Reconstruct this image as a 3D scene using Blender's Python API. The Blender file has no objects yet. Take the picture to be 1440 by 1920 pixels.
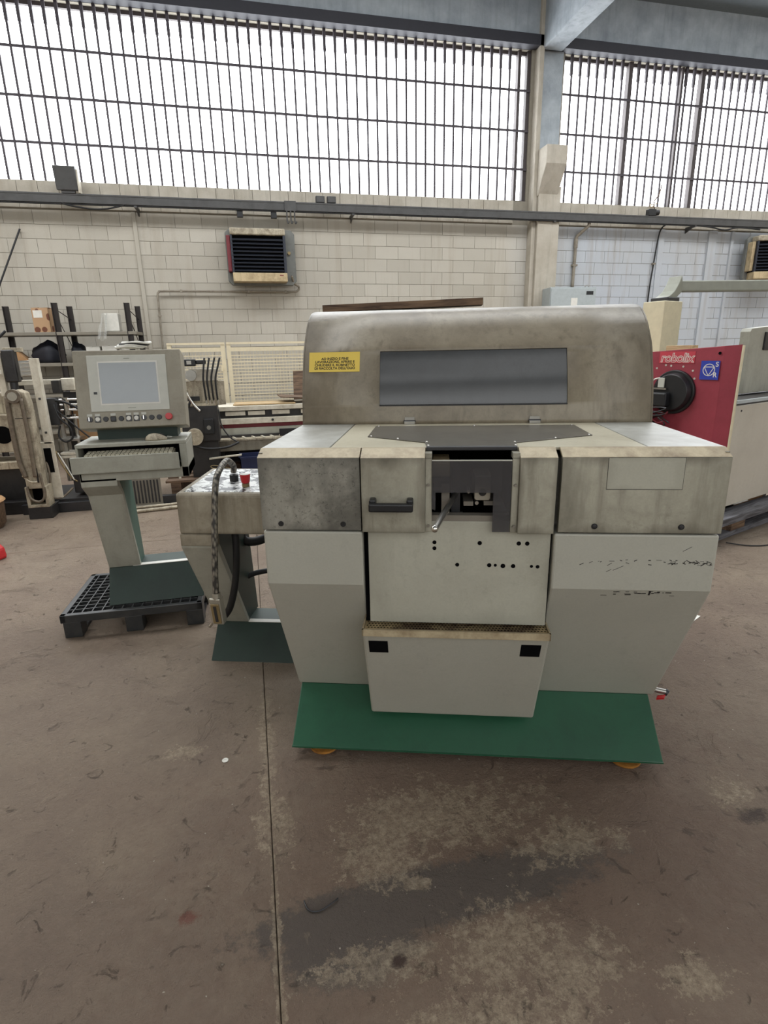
import bpy, math, random
from mathutils import Vector, Matrix
random.seed(7)
R = math.radians
scene = bpy.context.scene
col = scene.collection

# ------------------------------------------------------------------ camera, light, exposure
cd = bpy.data.cameras.new('camera')
cam = bpy.data.objects.new('camera', cd); col.objects.link(cam)
cd.sensor_fit = 'HORIZONTAL'; cd.sensor_width = 36.0; cd.lens = 26.1; cd.clip_start = 0.05; cd.clip_end = 200
def camera_axes(pitch, roll, yaw):
    F = Vector((0, math.cos(pitch), -math.sin(pitch))); Rt = Vector((1, 0, 0)); U = Rt.cross(F)
    r2 = math.cos(roll)*Rt + math.sin(roll)*U; u2 = -math.sin(roll)*Rt + math.cos(roll)*U
    q = Matrix.Rotation(yaw, 3, 'Z')
    return q @ r2, q @ u2, q @ F
ax, ay, az = camera_axes(0.28077, -0.019426, -0.226129)
M4 = Matrix(((ax.x, ay.x, -az.x, 0), (ax.y, ay.y, -az.y, 0), (ax.z, ay.z, -az.z, 1.5), (0, 0, 0, 1)))
cam.matrix_world = M4
scene.camera = cam

world = bpy.data.worlds.new('world'); scene.world = world; world.use_nodes = True
bg = world.node_tree.nodes['Background']
bg.inputs[0].default_value = (0.86, 0.93, 1.0, 1); bg.inputs[1].default_value = 1.0
vs = scene.view_settings
vs.view_transform = 'Standard'; vs.look = 'None'; vs.gamma = 1.0; vs.use_curve_mapping = False
vs.exposure = 0.15
cy = scene.cycles
cy.max_bounces = 5; cy.diffuse_bounces = 4; cy.glossy_bounces = 3; cy.transmission_bounces = 3; cy.transparent_max_bounces = 8
cy.use_light_tree = False; cy.use_adaptive_sampling = True; cy.adaptive_threshold = 0.03; cy.caustics_reflective = False; cy.caustics_refractive = False
WINDOW_GLOW, SKYLIGHT_GLOW, BACK_GLOW = 7.0, 5.4, 1.5

# ------------------------------------------------------------------ helpers
def S(r, g, b):
    f = lambda c: (c/255/12.92) if c/255 <= 0.04045 else ((c/255+0.055)/1.055)**2.4
    return (f(r), f(g), f(b), 1.0)

class MB:
    def __init__(s): s.v = []; s.f = []
    def add(s, vs, fs):
        n = len(s.v); s.v += [tuple(p) for p in vs]; s.f += [tuple(i+n for i in f) for f in fs]; return s
    def box(s, x0, x1, y0, y1, z0, z1):
        return s.add([(x, y, z) for z in (z0, z1) for y in (y0, y1) for x in (x0, x1)],
                     [(0,2,3,1),(4,5,7,6),(0,1,5,4),(2,6,7,3),(0,4,6,2),(1,3,7,5)])
    def obox(s, c, ex, ey, ez):               # box from centre and three half-axis vectors
        c, ex, ey, ez = map(Vector, (c, ex, ey, ez))
        return s.add([c+a*ex+b*ey+d*ez for d in (-1,1) for b in (-1,1) for a in (-1,1)],
                     [(0,2,3,1),(4,5,7,6),(0,1,5,4),(2,6,7,3),(0,4,6,2),(1,3,7,5)])
    def prism(s, pts, axis, a0, a1):           # polygon pts extruded along axis ('x': pts are (y,z), 'y': (x,z), 'z': (x,y))
        def p(q, a):
            return {'x': (a, q[0], q[1]), 'y': (q[0], a, q[1]), 'z': (q[0], q[1], a)}[axis]
        n = len(pts)
        return s.add([p(q, a0) for q in pts]+[p(q, a1) for q in pts],
                     [tuple(range(n)), tuple(range(2*n-1, n-1, -1))]+[(i, i+n, (i+1) % n+n, (i+1) % n) for i in range(n)])
    def cyl(s, p0, p1, r0, r1=None, n=16):
        r1 = r0 if r1 is None else r1
        p0, p1 = Vector(p0), Vector(p1); d = (p1-p0).normalized()
        a = d.orthogonal().normalized(); b = d.cross(a)
        cs = [(math.cos(2*math.pi*i/n), math.sin(2*math.pi*i/n)) for i in range(n)]
        return s.add([p0+r0*(c*a+t*b) for c, t in cs]+[p1+r1*(c*a+t*b) for c, t in cs],
                     [tuple(range(n))[::-1], tuple(range(n, 2*n))]+[(i, (i+1) % n, (i+1) % n+n, i+n) for i in range(n)])
    def tube(s, pts, r, n=8, smooth=6):
        P = [Vector(p) for p in pts]
        if smooth and len(P) > 2:
            Q = []
            for i in range(len(P)-1):
                p0, p1, p2, p3 = P[max(i-1, 0)], P[i], P[i+1], P[min(i+2, len(P)-1)]
                for k in range(smooth):
                    t = k/smooth
                    Q.append(0.5*((2*p1)+(p2-p0)*t+(2*p0-5*p1+4*p2-p3)*t*t+(3*p1-p0-3*p2+p3)*t**3))
            P = Q+[P[-1]]
        rings = []; up = None
        for i, p in enumerate(P):
            d = (P[min(i+1, len(P)-1)]-P[max(i-1, 0)]).normalized()
            up = d.orthogonal().normalized() if up is None else (up-d*up.dot(d)).normalized()
            b = d.cross(up)
            rings.append([p+r*(math.cos(2*math.pi*k/n)*up+math.sin(2*math.pi*k/n)*b) for k in range(n)])
        vs = [v for g in rings for v in g]
        fs = [(i*n+k, i*n+(k+1) % n, (i+1)*n+(k+1) % n, (i+1)*n+k) for i in range(len(P)-1) for k in range(n)]
        return s.add(vs, fs+[tuple(range(n))[::-1], tuple(range((len(P)-1)*n, len(P)*n))])
    def lathe(s, prof, n=24, c=(0, 0, 0)):     # (r, z) profile about the z axis
        vs = [(c[0]+r*math.cos(2*math.pi*k/n), c[1]+r*math.sin(2*math.pi*k/n), c[2]+z) for r, z in prof for k in range(n)]
        fs = [(i*n+k, i*n+(k+1) % n, (i+1)*n+(k+1) % n, (i+1)*n+k) for i in range(len(prof)-1) for k in range(n)]
        return s.add(vs, fs+[tuple(range(n))[::-1], tuple(range((len(prof)-1)*n, len(prof)*n))])
    def grid(s, nx, ny, fn):
        return s.add([fn(i/nx, j/ny) for j in range(ny+1) for i in range(nx+1)],
                     [(j*(nx+1)+i, j*(nx+1)+i+1, (j+1)*(nx+1)+i+1, (j+1)*(nx+1)+i) for j in range(ny) for i in range(nx)])
    def mesh(s, name):
        me = bpy.data.meshes.new(name); me.from_pydata(s.v, [], s.f); me.validate(); return me
    def build(s, name, mat, parent=None, bevel=0, smooth=False, solid=0):
        import bmesh
        me = s.mesh(name)
        bm = bmesh.new(); bm.from_mesh(me); bmesh.ops.recalc_face_normals(bm, faces=bm.faces); bm.to_mesh(me); bm.free()
        o = bpy.data.objects.new(name, me); col.objects.link(o); me.materials.append(mat)
        if parent: o.parent = parent
        if solid:
            m = o.modifiers.new('thickness', 'SOLIDIFY'); m.thickness = solid; m.offset = -1
        if bevel:
            m = o.modifiers.new('bevel', 'BEVEL'); m.width = bevel; m.segments = 2; m.limit_method = 'ANGLE'; m.angle_limit = R(40)
        if smooth: me.shade_smooth() if smooth is True else me.shade_smooth()
        if smooth == 'auto':
            me.set_sharp_from_angle(angle=R(35))
        return o

def box(name, mat, parent, x0, x1, y0, y1, z0, z1, bevel=0): return MB().box(x0, x1, y0, y1, z0, z1).build(name, mat, parent, bevel)
def thing(name, label, cat, loc=(0, 0, 0), rz=0.0, group=None):
    o = bpy.data.objects.new(name, None); col.objects.link(o); o.location = loc; o.rotation_euler = (0, 0, rz)
    o.empty_display_size = 0.1; o['label'] = label; o['category'] = cat
    if group: o['group'] = group
    return o
def tag(o, label, cat, group=None):
    o['label'] = label; o['category'] = cat
    if group: o['group'] = group
    return o
def struct(o, label=None):
    o['kind'] = 'structure'
    if label: o['label'] = label
    return o
def copy_of(o, parent=None, loc=None):
    c = o.copy(); col.objects.link(c); c.parent = parent
    if loc is not None: c.location = loc
    return c
def text(name, body, size, mat, parent, loc, rot, align='CENTER', extrude=0.0006, offset=0.0, space=1.0, shear=0.0, line=1.0):
    c = bpy.data.curves.new(name, 'FONT'); c.body = body; c.size = size; c.align_x = align; c.align_y = 'CENTER'
    c.extrude = extrude; c.offset = offset; c.space_character = space; c.shear = shear; c.space_line = line
    tmp = bpy.data.objects.new(name, c); me = bpy.data.meshes.new_from_object(tmp); bpy.data.objects.remove(tmp)
    me.name = name; me.materials.clear(); me.materials.append(mat)
    o = bpy.data.objects.new(name, me); col.objects.link(o); o.parent = parent
    o.location = loc; o.rotation_euler = rot; return o

# ------------------------------------------------------------------ materials
class NT:
    def __init__(s, name):
        s.m = bpy.data.materials.new(name); s.m.use_nodes = True; s.t = s.m.node_tree
        s.b = s.t.nodes['Principled BSDF']; s.tc = s.t.nodes.new('ShaderNodeTexCoord')
    def n(s, kind, **kw):
        o = s.t.nodes.new(kind)
        for k, v in kw.items(): setattr(o, k, v)
        return o
    def l(s, a, b): s.t.links.new(a, b)
    def coords(s, scale=(1, 1, 1), space='Object', loc=(0, 0, 0)):
        mp = s.n('ShaderNodeMapping'); mp.inputs['Scale'].default_value = scale; mp.inputs['Location'].default_value = loc
        s.l(s.tc.outputs[space], mp.inputs[0]); return mp.outputs[0]
    def noise(s, vec, scale, detail=4, rough=0.6, lo=0.4, hi=0.6, dist=0):
        t = s.n('ShaderNodeTexNoise'); t.inputs['Scale'].default_value = scale; t.inputs['Detail'].default_value = detail
        t.inputs['Roughness'].default_value = rough; t.inputs['Distortion'].default_value = dist
        s.l(vec, t.inputs['Vector']); return s.ramp(t.outputs[0], lo, hi)
    def ramp(s, fac, lo, hi, a=0.0, b=1.0):
        r = s.n('ShaderNodeMapRange'); r.clamp = True
        for k, v in zip(('From Min', 'From Max', 'To Min', 'To Max'), (lo, hi, a, b)): r.inputs[k].default_value = v
        s.l(fac, r.inputs['Value']); return r.outputs[0]
    def math(s, op, a, b=None):
        o = s.n('ShaderNodeMath'); o.operation = op
        for i, q in enumerate((a, b)):
            if q is None: continue
            if isinstance(q, (int, float)): o.inputs[i].default_value = q
            else: s.l(q, o.inputs[i])
        return o.outputs[0]
    def mix(s, fac, a, b):
        o = s.n('ShaderNodeMix'); o.data_type = 'RGBA'
        if isinstance(fac, (int, float)): o.inputs[0].default_value = fac
        else: s.l(fac, o.inputs[0])
        for i, q in ((6, a), (7, b)):
            if isinstance(q, tuple): o.inputs[i].default_value = q
            else: s.l(q, o.inputs[i])
        return o.outputs[2]
    def bump(s, h, strength=0.3, dist=0.01):
        b = s.n('ShaderNodeBump'); b.inputs['Strength'].default_value = strength; b.inputs['Distance'].default_value = dist
        s.l(h, b.inputs['Height']); s.l(b.outputs[0], s.b.inputs['Normal'])
    def out(s, color, rough=0.5, metal=0.0, spec=0.5):
        if isinstance(color, tuple): s.b.inputs['Base Color'].default_value = color
        else: s.l(color, s.b.inputs['Base Color'])
        if isinstance(rough, (int, float)): s.b.inputs['Roughness'].default_value = rough
        else: s.l(rough, s.b.inputs['Roughness'])
        s.b.inputs['Metallic'].default_value = metal; s.b.inputs['Specular IOR Level'].default_value = spec
        return s.m

def flat(name, c, rough=0.5, metal=0.0, spec=0.5, var=0.12, scale=18):
    """plain paint, plastic or metal with a faint uneven tone"""
    t = NT(name); v = t.noise(t.coords(), scale, 4, 0.6, 0.3, 0.7)
    d = tuple(x*(1-var) for x in c[:3])+(1,)
    return t.out(t.mix(v, d, c), rough, metal, spec)
def grimy(name, c, dirt, amount=0.6, scale=6, streak=1.0, rough=0.5, speck=None, spec=0.5, edge=(0.42, 0.72), rim=0.0):
    """painted sheet metal with vertical oily streaks and blotches"""
    t = NT(name); co = t.coords()
    blot = t.noise(co, scale, 6, 0.65, edge[0], edge[1], 0.3)
    stre = t.noise(t.coords((14, 14, 1.2)), 1.6, 5, 0.6, 0.45, 0.75)
    fac = t.math('MULTIPLY', t.math('MAXIMUM', blot, t.math('MULTIPLY', stre, streak)), amount)
    base = t.mix(fac, c, dirt)
    fine = t.noise(co, 160, 3, 0.6, 0.3, 0.7)
    base = t.mix(t.math('MULTIPLY', fine, 0.10), base, tuple(x*0.5 for x in dirt[:3])+(1,))
    smut = t.noise(co, 38, 6, 0.75, 0.50, 0.72, 0.4)
    base = t.mix(t.math('MULTIPLY', t.math('MULTIPLY', smut, t.noise(co, 7, 3, 0.5, 0.40, 0.65)), amount*0.55), base, tuple(x*0.6 for x in dirt[:3])+(1,))
    if rim:
        g = t.n('ShaderNodeSeparateXYZ'); t.l(t.tc.outputs['Generated'], g.inputs[0])
        e = None
        for ax in 'XZ':
            d = t.math('ABSOLUTE', t.math('SUBTRACT', g.outputs[ax], 0.5)); e = d if e is None else t.math('MAXIMUM', e, d)
        w = t.n('ShaderNodeTexNoise'); w.inputs['Scale'].default_value = 14; w.inputs['Detail'].default_value = 6; t.l(t.coords((1, 1, 0.35)), w.inputs['Vector'])
        e = t.math('ADD', e, t.math('MULTIPLY', t.math('SUBTRACT', w.outputs[0], 0.5), 0.45))
        base = t.mix(t.math('MULTIPLY', t.ramp(e, 0.36, 0.56), rim), base, tuple(x*0.75 for x in dirt[:3])+(1,))
    if speck:
        sp = t.noise(co, 90, 5, 0.75, 0.56, 0.66)
        base = t.mix(t.math('MULTIPLY', sp, 0.7), base, speck)
    return t.out(base, rough, 0, spec)
def glow(name, c, strength):
    t = NT(name); t.b.inputs['Emission Color'].default_value = c; t.b.inputs['Emission Strength'].default_value = strength
    return t.out((0.8, 0.8, 0.8, 1), 0.4)
def seethrough(name, tint, gloss=0.12, rough=0.08, haze=None, haze_amount=0.2):
    m = bpy.data.materials.new(name); m.use_nodes = True; t = m.node_tree; t.nodes.clear()
    o = t.nodes.new('ShaderNodeOutputMaterial'); tr = t.nodes.new('ShaderNodeBsdfTransparent'); tr.inputs[0].default_value = tint
    g = t.nodes.new('ShaderNodeBsdfGlossy'); g.inputs['Roughness'].default_value = rough
    mx = t.nodes.new('ShaderNodeMixShader'); mx.inputs[0].default_value = gloss
    t.links.new(tr.outputs[0], mx.inputs[1]); t.links.new(g.outputs[0], mx.inputs[2]); last = mx
    if haze:
        d = t.nodes.new('ShaderNodeBsdfDiffuse'); d.inputs[0].default_value = haze
        m2 = t.nodes.new('ShaderNodeMixShader'); m2.inputs[0].default_value = haze_amount
        t.links.new(mx.outputs[0], m2.inputs[1]); t.links.new(d.outputs[0], m2.inputs[2]); last = m2
    t.links.new(last.outputs[0], o.inputs[0]); return m

cream = S(196, 193, 176)
M = {
 'panel': grimy('panel_paint', S(178, 177, 163), S(146, 142, 128), 0.45, 3.0, 0.7, 0.42, rim=0.35),
 'lower': grimy('lower_paint', S(174, 173, 162), S(150, 148, 136), 0.35, 2.0, 0.4, 0.45),
 'cover_dirty': grimy('oily_cover_paint', S(160, 157, 146), S(84, 82, 75), 0.85, 5.0, 0.5, 0.5, S(62, 60, 55), edge=(0.34, 0.60), rim=0.7),
 'cover_worn': grimy('worn_cover_paint', S(174, 171, 155), S(104, 98, 84), 0.75, 3.5, 1.0, 0.48, rim=0.85),
 'yellowed': grimy('yellowed_edge_paint', S(186, 172, 142), S(112, 92, 66), 0.75, 12, 0.3, 0.5, rim=0.3),
 'rusty': grimy('rusty_tray_paint', S(176, 156, 116), S(58, 40, 26), 0.9, 9, 0.2, 0.6, S(40, 28, 20), edge=(0.38, 0.6)),
 'hood': grimy('oil_stained_hood_paint', S(146, 137, 119), S(96, 85, 69), 0.8, 2.6, 1.0, 0.42, rim=0.5),
 'deck': grimy('deck_paint', S(192, 193, 188), S(128, 124, 112), 0.7, 4.0, 0.2, 0.36, rim=0.35),
 'deckdoor': grimy('deck_door_paint', S(192, 186, 166), S(140, 130, 106), 0.5, 4.0, 0.2, 0.38),
 'green': grimy('green_base_paint', S(36, 84, 60), S(30, 66, 50), 0.5, 5, 0.3, 0.38, None),
 'darkgreen': grimy('dark_green_paint', S(30, 50, 42), S(22, 34, 30), 0.5, 6, 0.3, 0.5),
 'greygreen': flat('inner_green_paint', S(70, 98, 88), 0.5),
 'stand': grimy('stand_paint', S(172, 172, 160), S(130, 126, 113), 0.5, 4, 0.8, 0.45, rim=0.3),
 'standdirty': grimy('stained_stand_paint', S(166, 158, 140), S(100, 90, 74), 0.7, 5, 1.0, 0.5, rim=0.6),
 'black': flat('black_plastic', S(24, 25, 28), 0.42),
 'blackmatte': flat('black_void', S(8, 8, 10), 0.9, 0, 0.1),
 'rubber': flat('black_rubber', S(22, 22, 24), 0.6),
 'steel': flat('brushed_steel', S(170, 168, 162), 0.3, 0.9),
 'darksteel': flat('oiled_dark_steel', S(70, 70, 72), 0.4, 0.7),
 'chrome': flat('chrome', S(210, 208, 202), 0.15, 1.0, 0.5, 0.03),
 'toolgrey': flat('tool_block_grey', S(128, 122, 112), 0.5, 0.2),
 'smoke': grimy('smoked_acrylic', S(66, 68, 70), S(50, 50, 50), 0.5, 4, 0.4, 0.22, None, 0.6),
 'deckwin': grimy('scuffed_acrylic', S(96, 92, 84), S(66, 63, 56), 0.6, 8, 0.1, 0.32),
 'shield': seethrough('smoked_shield_sheet', (0.50, 0.50, 0.52, 1), 0.07, 0.12, (0.16, 0.16, 0.17, 1), 0.22),
 'yellow': flat('yellow_sign', S(226, 198, 92), 0.5, 0, 0.4, 0.06),
 'ink': flat('black_ink', S(40, 34, 22), 0.6),
 'orange': grimy('orange_foot', S(178, 122, 52), S(96, 62, 28), 0.7, 30, 0.2, 0.6),
 'red': flat('red_plastic', S(196, 40, 44), 0.35),
 'screen': flat('grey_screen', S(150, 156, 160), 0.12, 0, 0.6, 0.04),
 'bezel': flat('bezel_plastic', S(196, 196, 186), 0.4),
 'monitor': grimy('monitor_case_paint', S(156, 150, 134), S(116, 108, 92), 0.6, 5, 0.6, 0.5),
 'key': flat('keycap_beige', S(190, 184, 164), 0.6),
 'white': flat('white_plastic', S(222, 220, 212), 0.5),
 'pallet': grimy('black_pallet_plastic', S(44, 46, 48), S(74, 72, 68), 0.5, 14, 0.1, 0.36),
 'braid': None,
 'alu': flat('cast_aluminium', S(176, 172, 160), 0.35, 0.7),
 'brass': flat('dull_brass', S(150, 132, 96), 0.4, 0.6),
 'wood': None,
 'redpaint': grimy('red_machine_paint', S(156, 60, 74), S(122, 40, 52), 0.5, 3, 0.4, 0.4),
 'labelred': flat('label_red', S(196, 66, 80), 0.35),
 'blue': flat('blue_sticker', S(48, 66, 168), 0.35),
 'machinewhite': grimy('machine_side_paint', S(196, 190, 178), S(160, 152, 138), 0.4, 2, 0.4, 0.5),
 'creampost': flat('cream_post_paint', S(216, 206, 176), 0.45),
 'armgrey': flat('arm_grey_paint', S(150, 152, 140), 0.45),
 'cabinetgrey': flat('cabinet_grey_paint', S(176, 184, 186), 0.45),
 'oldcream': grimy('old_cream_paint', S(196, 186, 164), S(92, 78, 58), 0.85, 7, 1.0, 0.5, S(60, 48, 36)),
 'oldwhite': grimy('old_white_paint', S(220, 214, 198), S(150, 136, 112), 0.6, 8, 0.6, 0.5),
 'grease': grimy('greasy_black_metal', S(46, 44, 44), S(24, 22, 22), 0.7, 12, 0.3, 0.45),
 'belt': grimy('old_belt', S(120, 108, 92), S(60, 52, 44), 0.7, 20, 0.4, 0.6),
 'fence': flat('cream_fence_paint', S(228, 216, 186), 0.5),
 'crateblue': flat('navy_crate_plastic', S(30, 40, 78), 0.5),
 'card': grimy('cardboard', S(176, 138, 98), S(134, 98, 64), 0.5, 6, 0.4, 0.8),
 'cardprint': None,
 'sack': flat('dark_blue_sack', S(34, 36, 46), 0.6),
 'paper': flat('white_paper', S(232, 230, 222), 0.7),
 'bag': seethrough('clear_film', (0.86, 0.88, 0.88, 1), 0.25, 0.12, (0.8, 0.82, 0.8, 1), 0.2),
 'rackdark': flat('dark_rack_steel', S(44, 38, 36), 0.5, 0.2),
 'shelf': flat('shelf_steel', S(140, 134, 122), 0.5, 0.2),
 'railsteel': grimy('dusty_rail_steel', S(78, 78, 78), S(50, 48, 48), 0.6, 6, 0.3, 0.5),
 'bar': flat('window_bar_paint', S(70, 64, 70), 0.6),
 'mullion': grimy('window_mullion_paint', S(72, 64, 64), S(48, 42, 42), 0.6, 6, 0.5, 0.6),
 'heatred': flat('heater_red_paint', S(122, 40, 48), 0.5),
 'heatgrey': grimy('heater_grey_plate', S(120, 122, 118), S(86, 84, 80), 0.5, 6, 0.4, 0.6),
 'heatcream': grimy('heater_cream_paint', S(202, 182, 144), S(130, 108, 76), 0.7, 9, 0.6, 0.55),
 'fin': flat('heater_louvre', S(50, 54, 64), 0.5, 0.3),
 'conduit': grimy('conduit_grey', S(150, 142, 128), S(96, 86, 74), 0.6, 12, 0.3, 0.55),
}
def wood_mat(name, c, d):
    t = NT(name); g = t.noise(t.coords((1.2, 14, 14)), 3, 6, 0.6, 0.35, 0.65, 0.8)
    return t.out(t.mix(g, d, c), 0.75)
M['wood'] = wood_mat('weathered_wood', S(120, 96, 74), S(66, 48, 36))
M['woodpale'] = wood_mat('pale_wood', S(196, 172, 132), S(150, 124, 88))
M['woodgrey'] = wood_mat('grey_pallet_wood', S(112, 112, 118), S(60, 58, 60))
def braid_mat():
    t = NT('braided_hose'); w = t.n('ShaderNodeTexVoronoi'); w.inputs['Scale'].default_value = 90
    t.l(t.coords((1, 1, 0.45)), w.inputs['Vector'])
    f = t.ramp(w.outputs['Distance'], 0.2, 0.7)
    return t.out(t.mix(f, S(150, 144, 132), S(60, 58, 56)), 0.45, 0.4)
M['braid'] = braid_mat()
def spotted_card():
    t = NT('printed_cardboard'); v = t.n('ShaderNodeTexVoronoi'); v.inputs['Scale'].default_value = 9
    t.l(t.coords(), v.inputs['Vector']); f = t.ramp(v.outputs['Distance'], 0.34, 0.40)
    return t.out(t.mix(f, S(112, 70, 52), S(186, 152, 118)), 0.8)
M['cardprint'] = spotted_card()
def peeling_label():
    t = NT('peeling_keypad_film'); v = t.noise(t.coords(), 17, 6, 0.7, 0.475, 0.51, 1.2)
    return t.out(t.mix(v, S(36, 38, 44), S(206, 208, 206)), 0.3)
M['peel'] = peeling_label()
def block_mat():
    t = NT('painted_block'); oi = t.n('ShaderNodeObjectInfo')
    co = t.coords((1, 1, 1)); geo = t.n('ShaderNodeNewGeometry')
    mp = t.n('ShaderNodeMapping'); mp.inputs['Scale'].default_value = (0.35, 1, 0.5); t.l(geo.outputs['Position'], mp.inputs[0])
    big = t.noise(mp.outputs[0], 1.0, 4, 0.6, 0.35, 0.7)
    mp2 = t.n('ShaderNodeMapping'); mp2.inputs['Scale'].default_value = (5, 1, 0.35); t.l(geo.outputs['Position'], mp2.inputs[0])
    st = t.noise(mp2.outputs[0], 1.3, 5, 0.65, 0.52, 0.8)
    c = t.mix(t.ramp(oi.outputs['Random'], 0, 1, 0, 1), S(184, 179, 168), S(198, 193, 182))
    sp = t.n('ShaderNodeSeparateXYZ'); t.l(geo.outputs['Position'], sp.inputs[0])
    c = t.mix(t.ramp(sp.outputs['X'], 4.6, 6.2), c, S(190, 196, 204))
    c = t.mix(t.math('MULTIPLY', big, 0.4), c, S(172, 165, 151))
    zone = t.math('MULTIPLY', t.ramp(sp.outputs['X'], 6.0, 6.9), t.ramp(sp.outputs['X'], 8.0, 7.5))
    c = t.mix(t.math('MULTIPLY', st, t.math('ADD', 0.40, t.math('MULTIPLY', zone, 0.5))), c, S(146, 128, 108))
    fine = t.noise(geo.outputs['Position'], 60, 4, 0.7, 0.3, 0.7)
    t.bump(fine, 0.25, 0.004)
    return t.out(c, 0.8, 0, 0.2)
M['block'] = block_mat()
M['mortar'] = flat('mortar_joint', S(150, 144, 132), 0.9, 0, 0.1)
def concrete(name, a, b, scale=3):
    t = NT(name); geo = t.n('ShaderNodeNewGeometry')
    v = t.noise(geo.outputs['Position'], scale, 6, 0.65, 0.3, 0.7); f = t.noise(geo.outputs['Position'], 70, 4, 0.6, 0.3, 0.7)
    mp = t.n('ShaderNodeMapping'); mp.inputs['Scale'].default_value = (6, 6, 0.5); t.l(geo.outputs['Position'], mp.inputs[0])
    s_ = t.noise(mp.outputs[0], 1.5, 5, 0.6, 0.5, 0.75)
    c = t.mix(t.math('MULTIPLY', s_, 0.5), t.mix(v, a, b), tuple(x*0.68 for x in b[:3])+(1,))
    t.bump(f, 0.3, 0.004); return t.out(c, 0.85, 0, 0.2)
M['concrete'] = concrete('column_concrete', S(196, 190, 178), S(172, 164, 150))
M['beam'] = concrete('haze_tinted_concrete', S(186, 194, 200), S(150, 158, 166))  # lens haze and cool light put into the colour as a pale bluish tint
M['lintel'] = flat('dark_lintel_steel', S(52, 52, 60), 0.6)
M['roof'] = flat('roof_panel', S(120, 128, 134), 0.8)
M['plaster'] = flat('old_plaster', S(196, 188, 174), 0.85)

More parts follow.
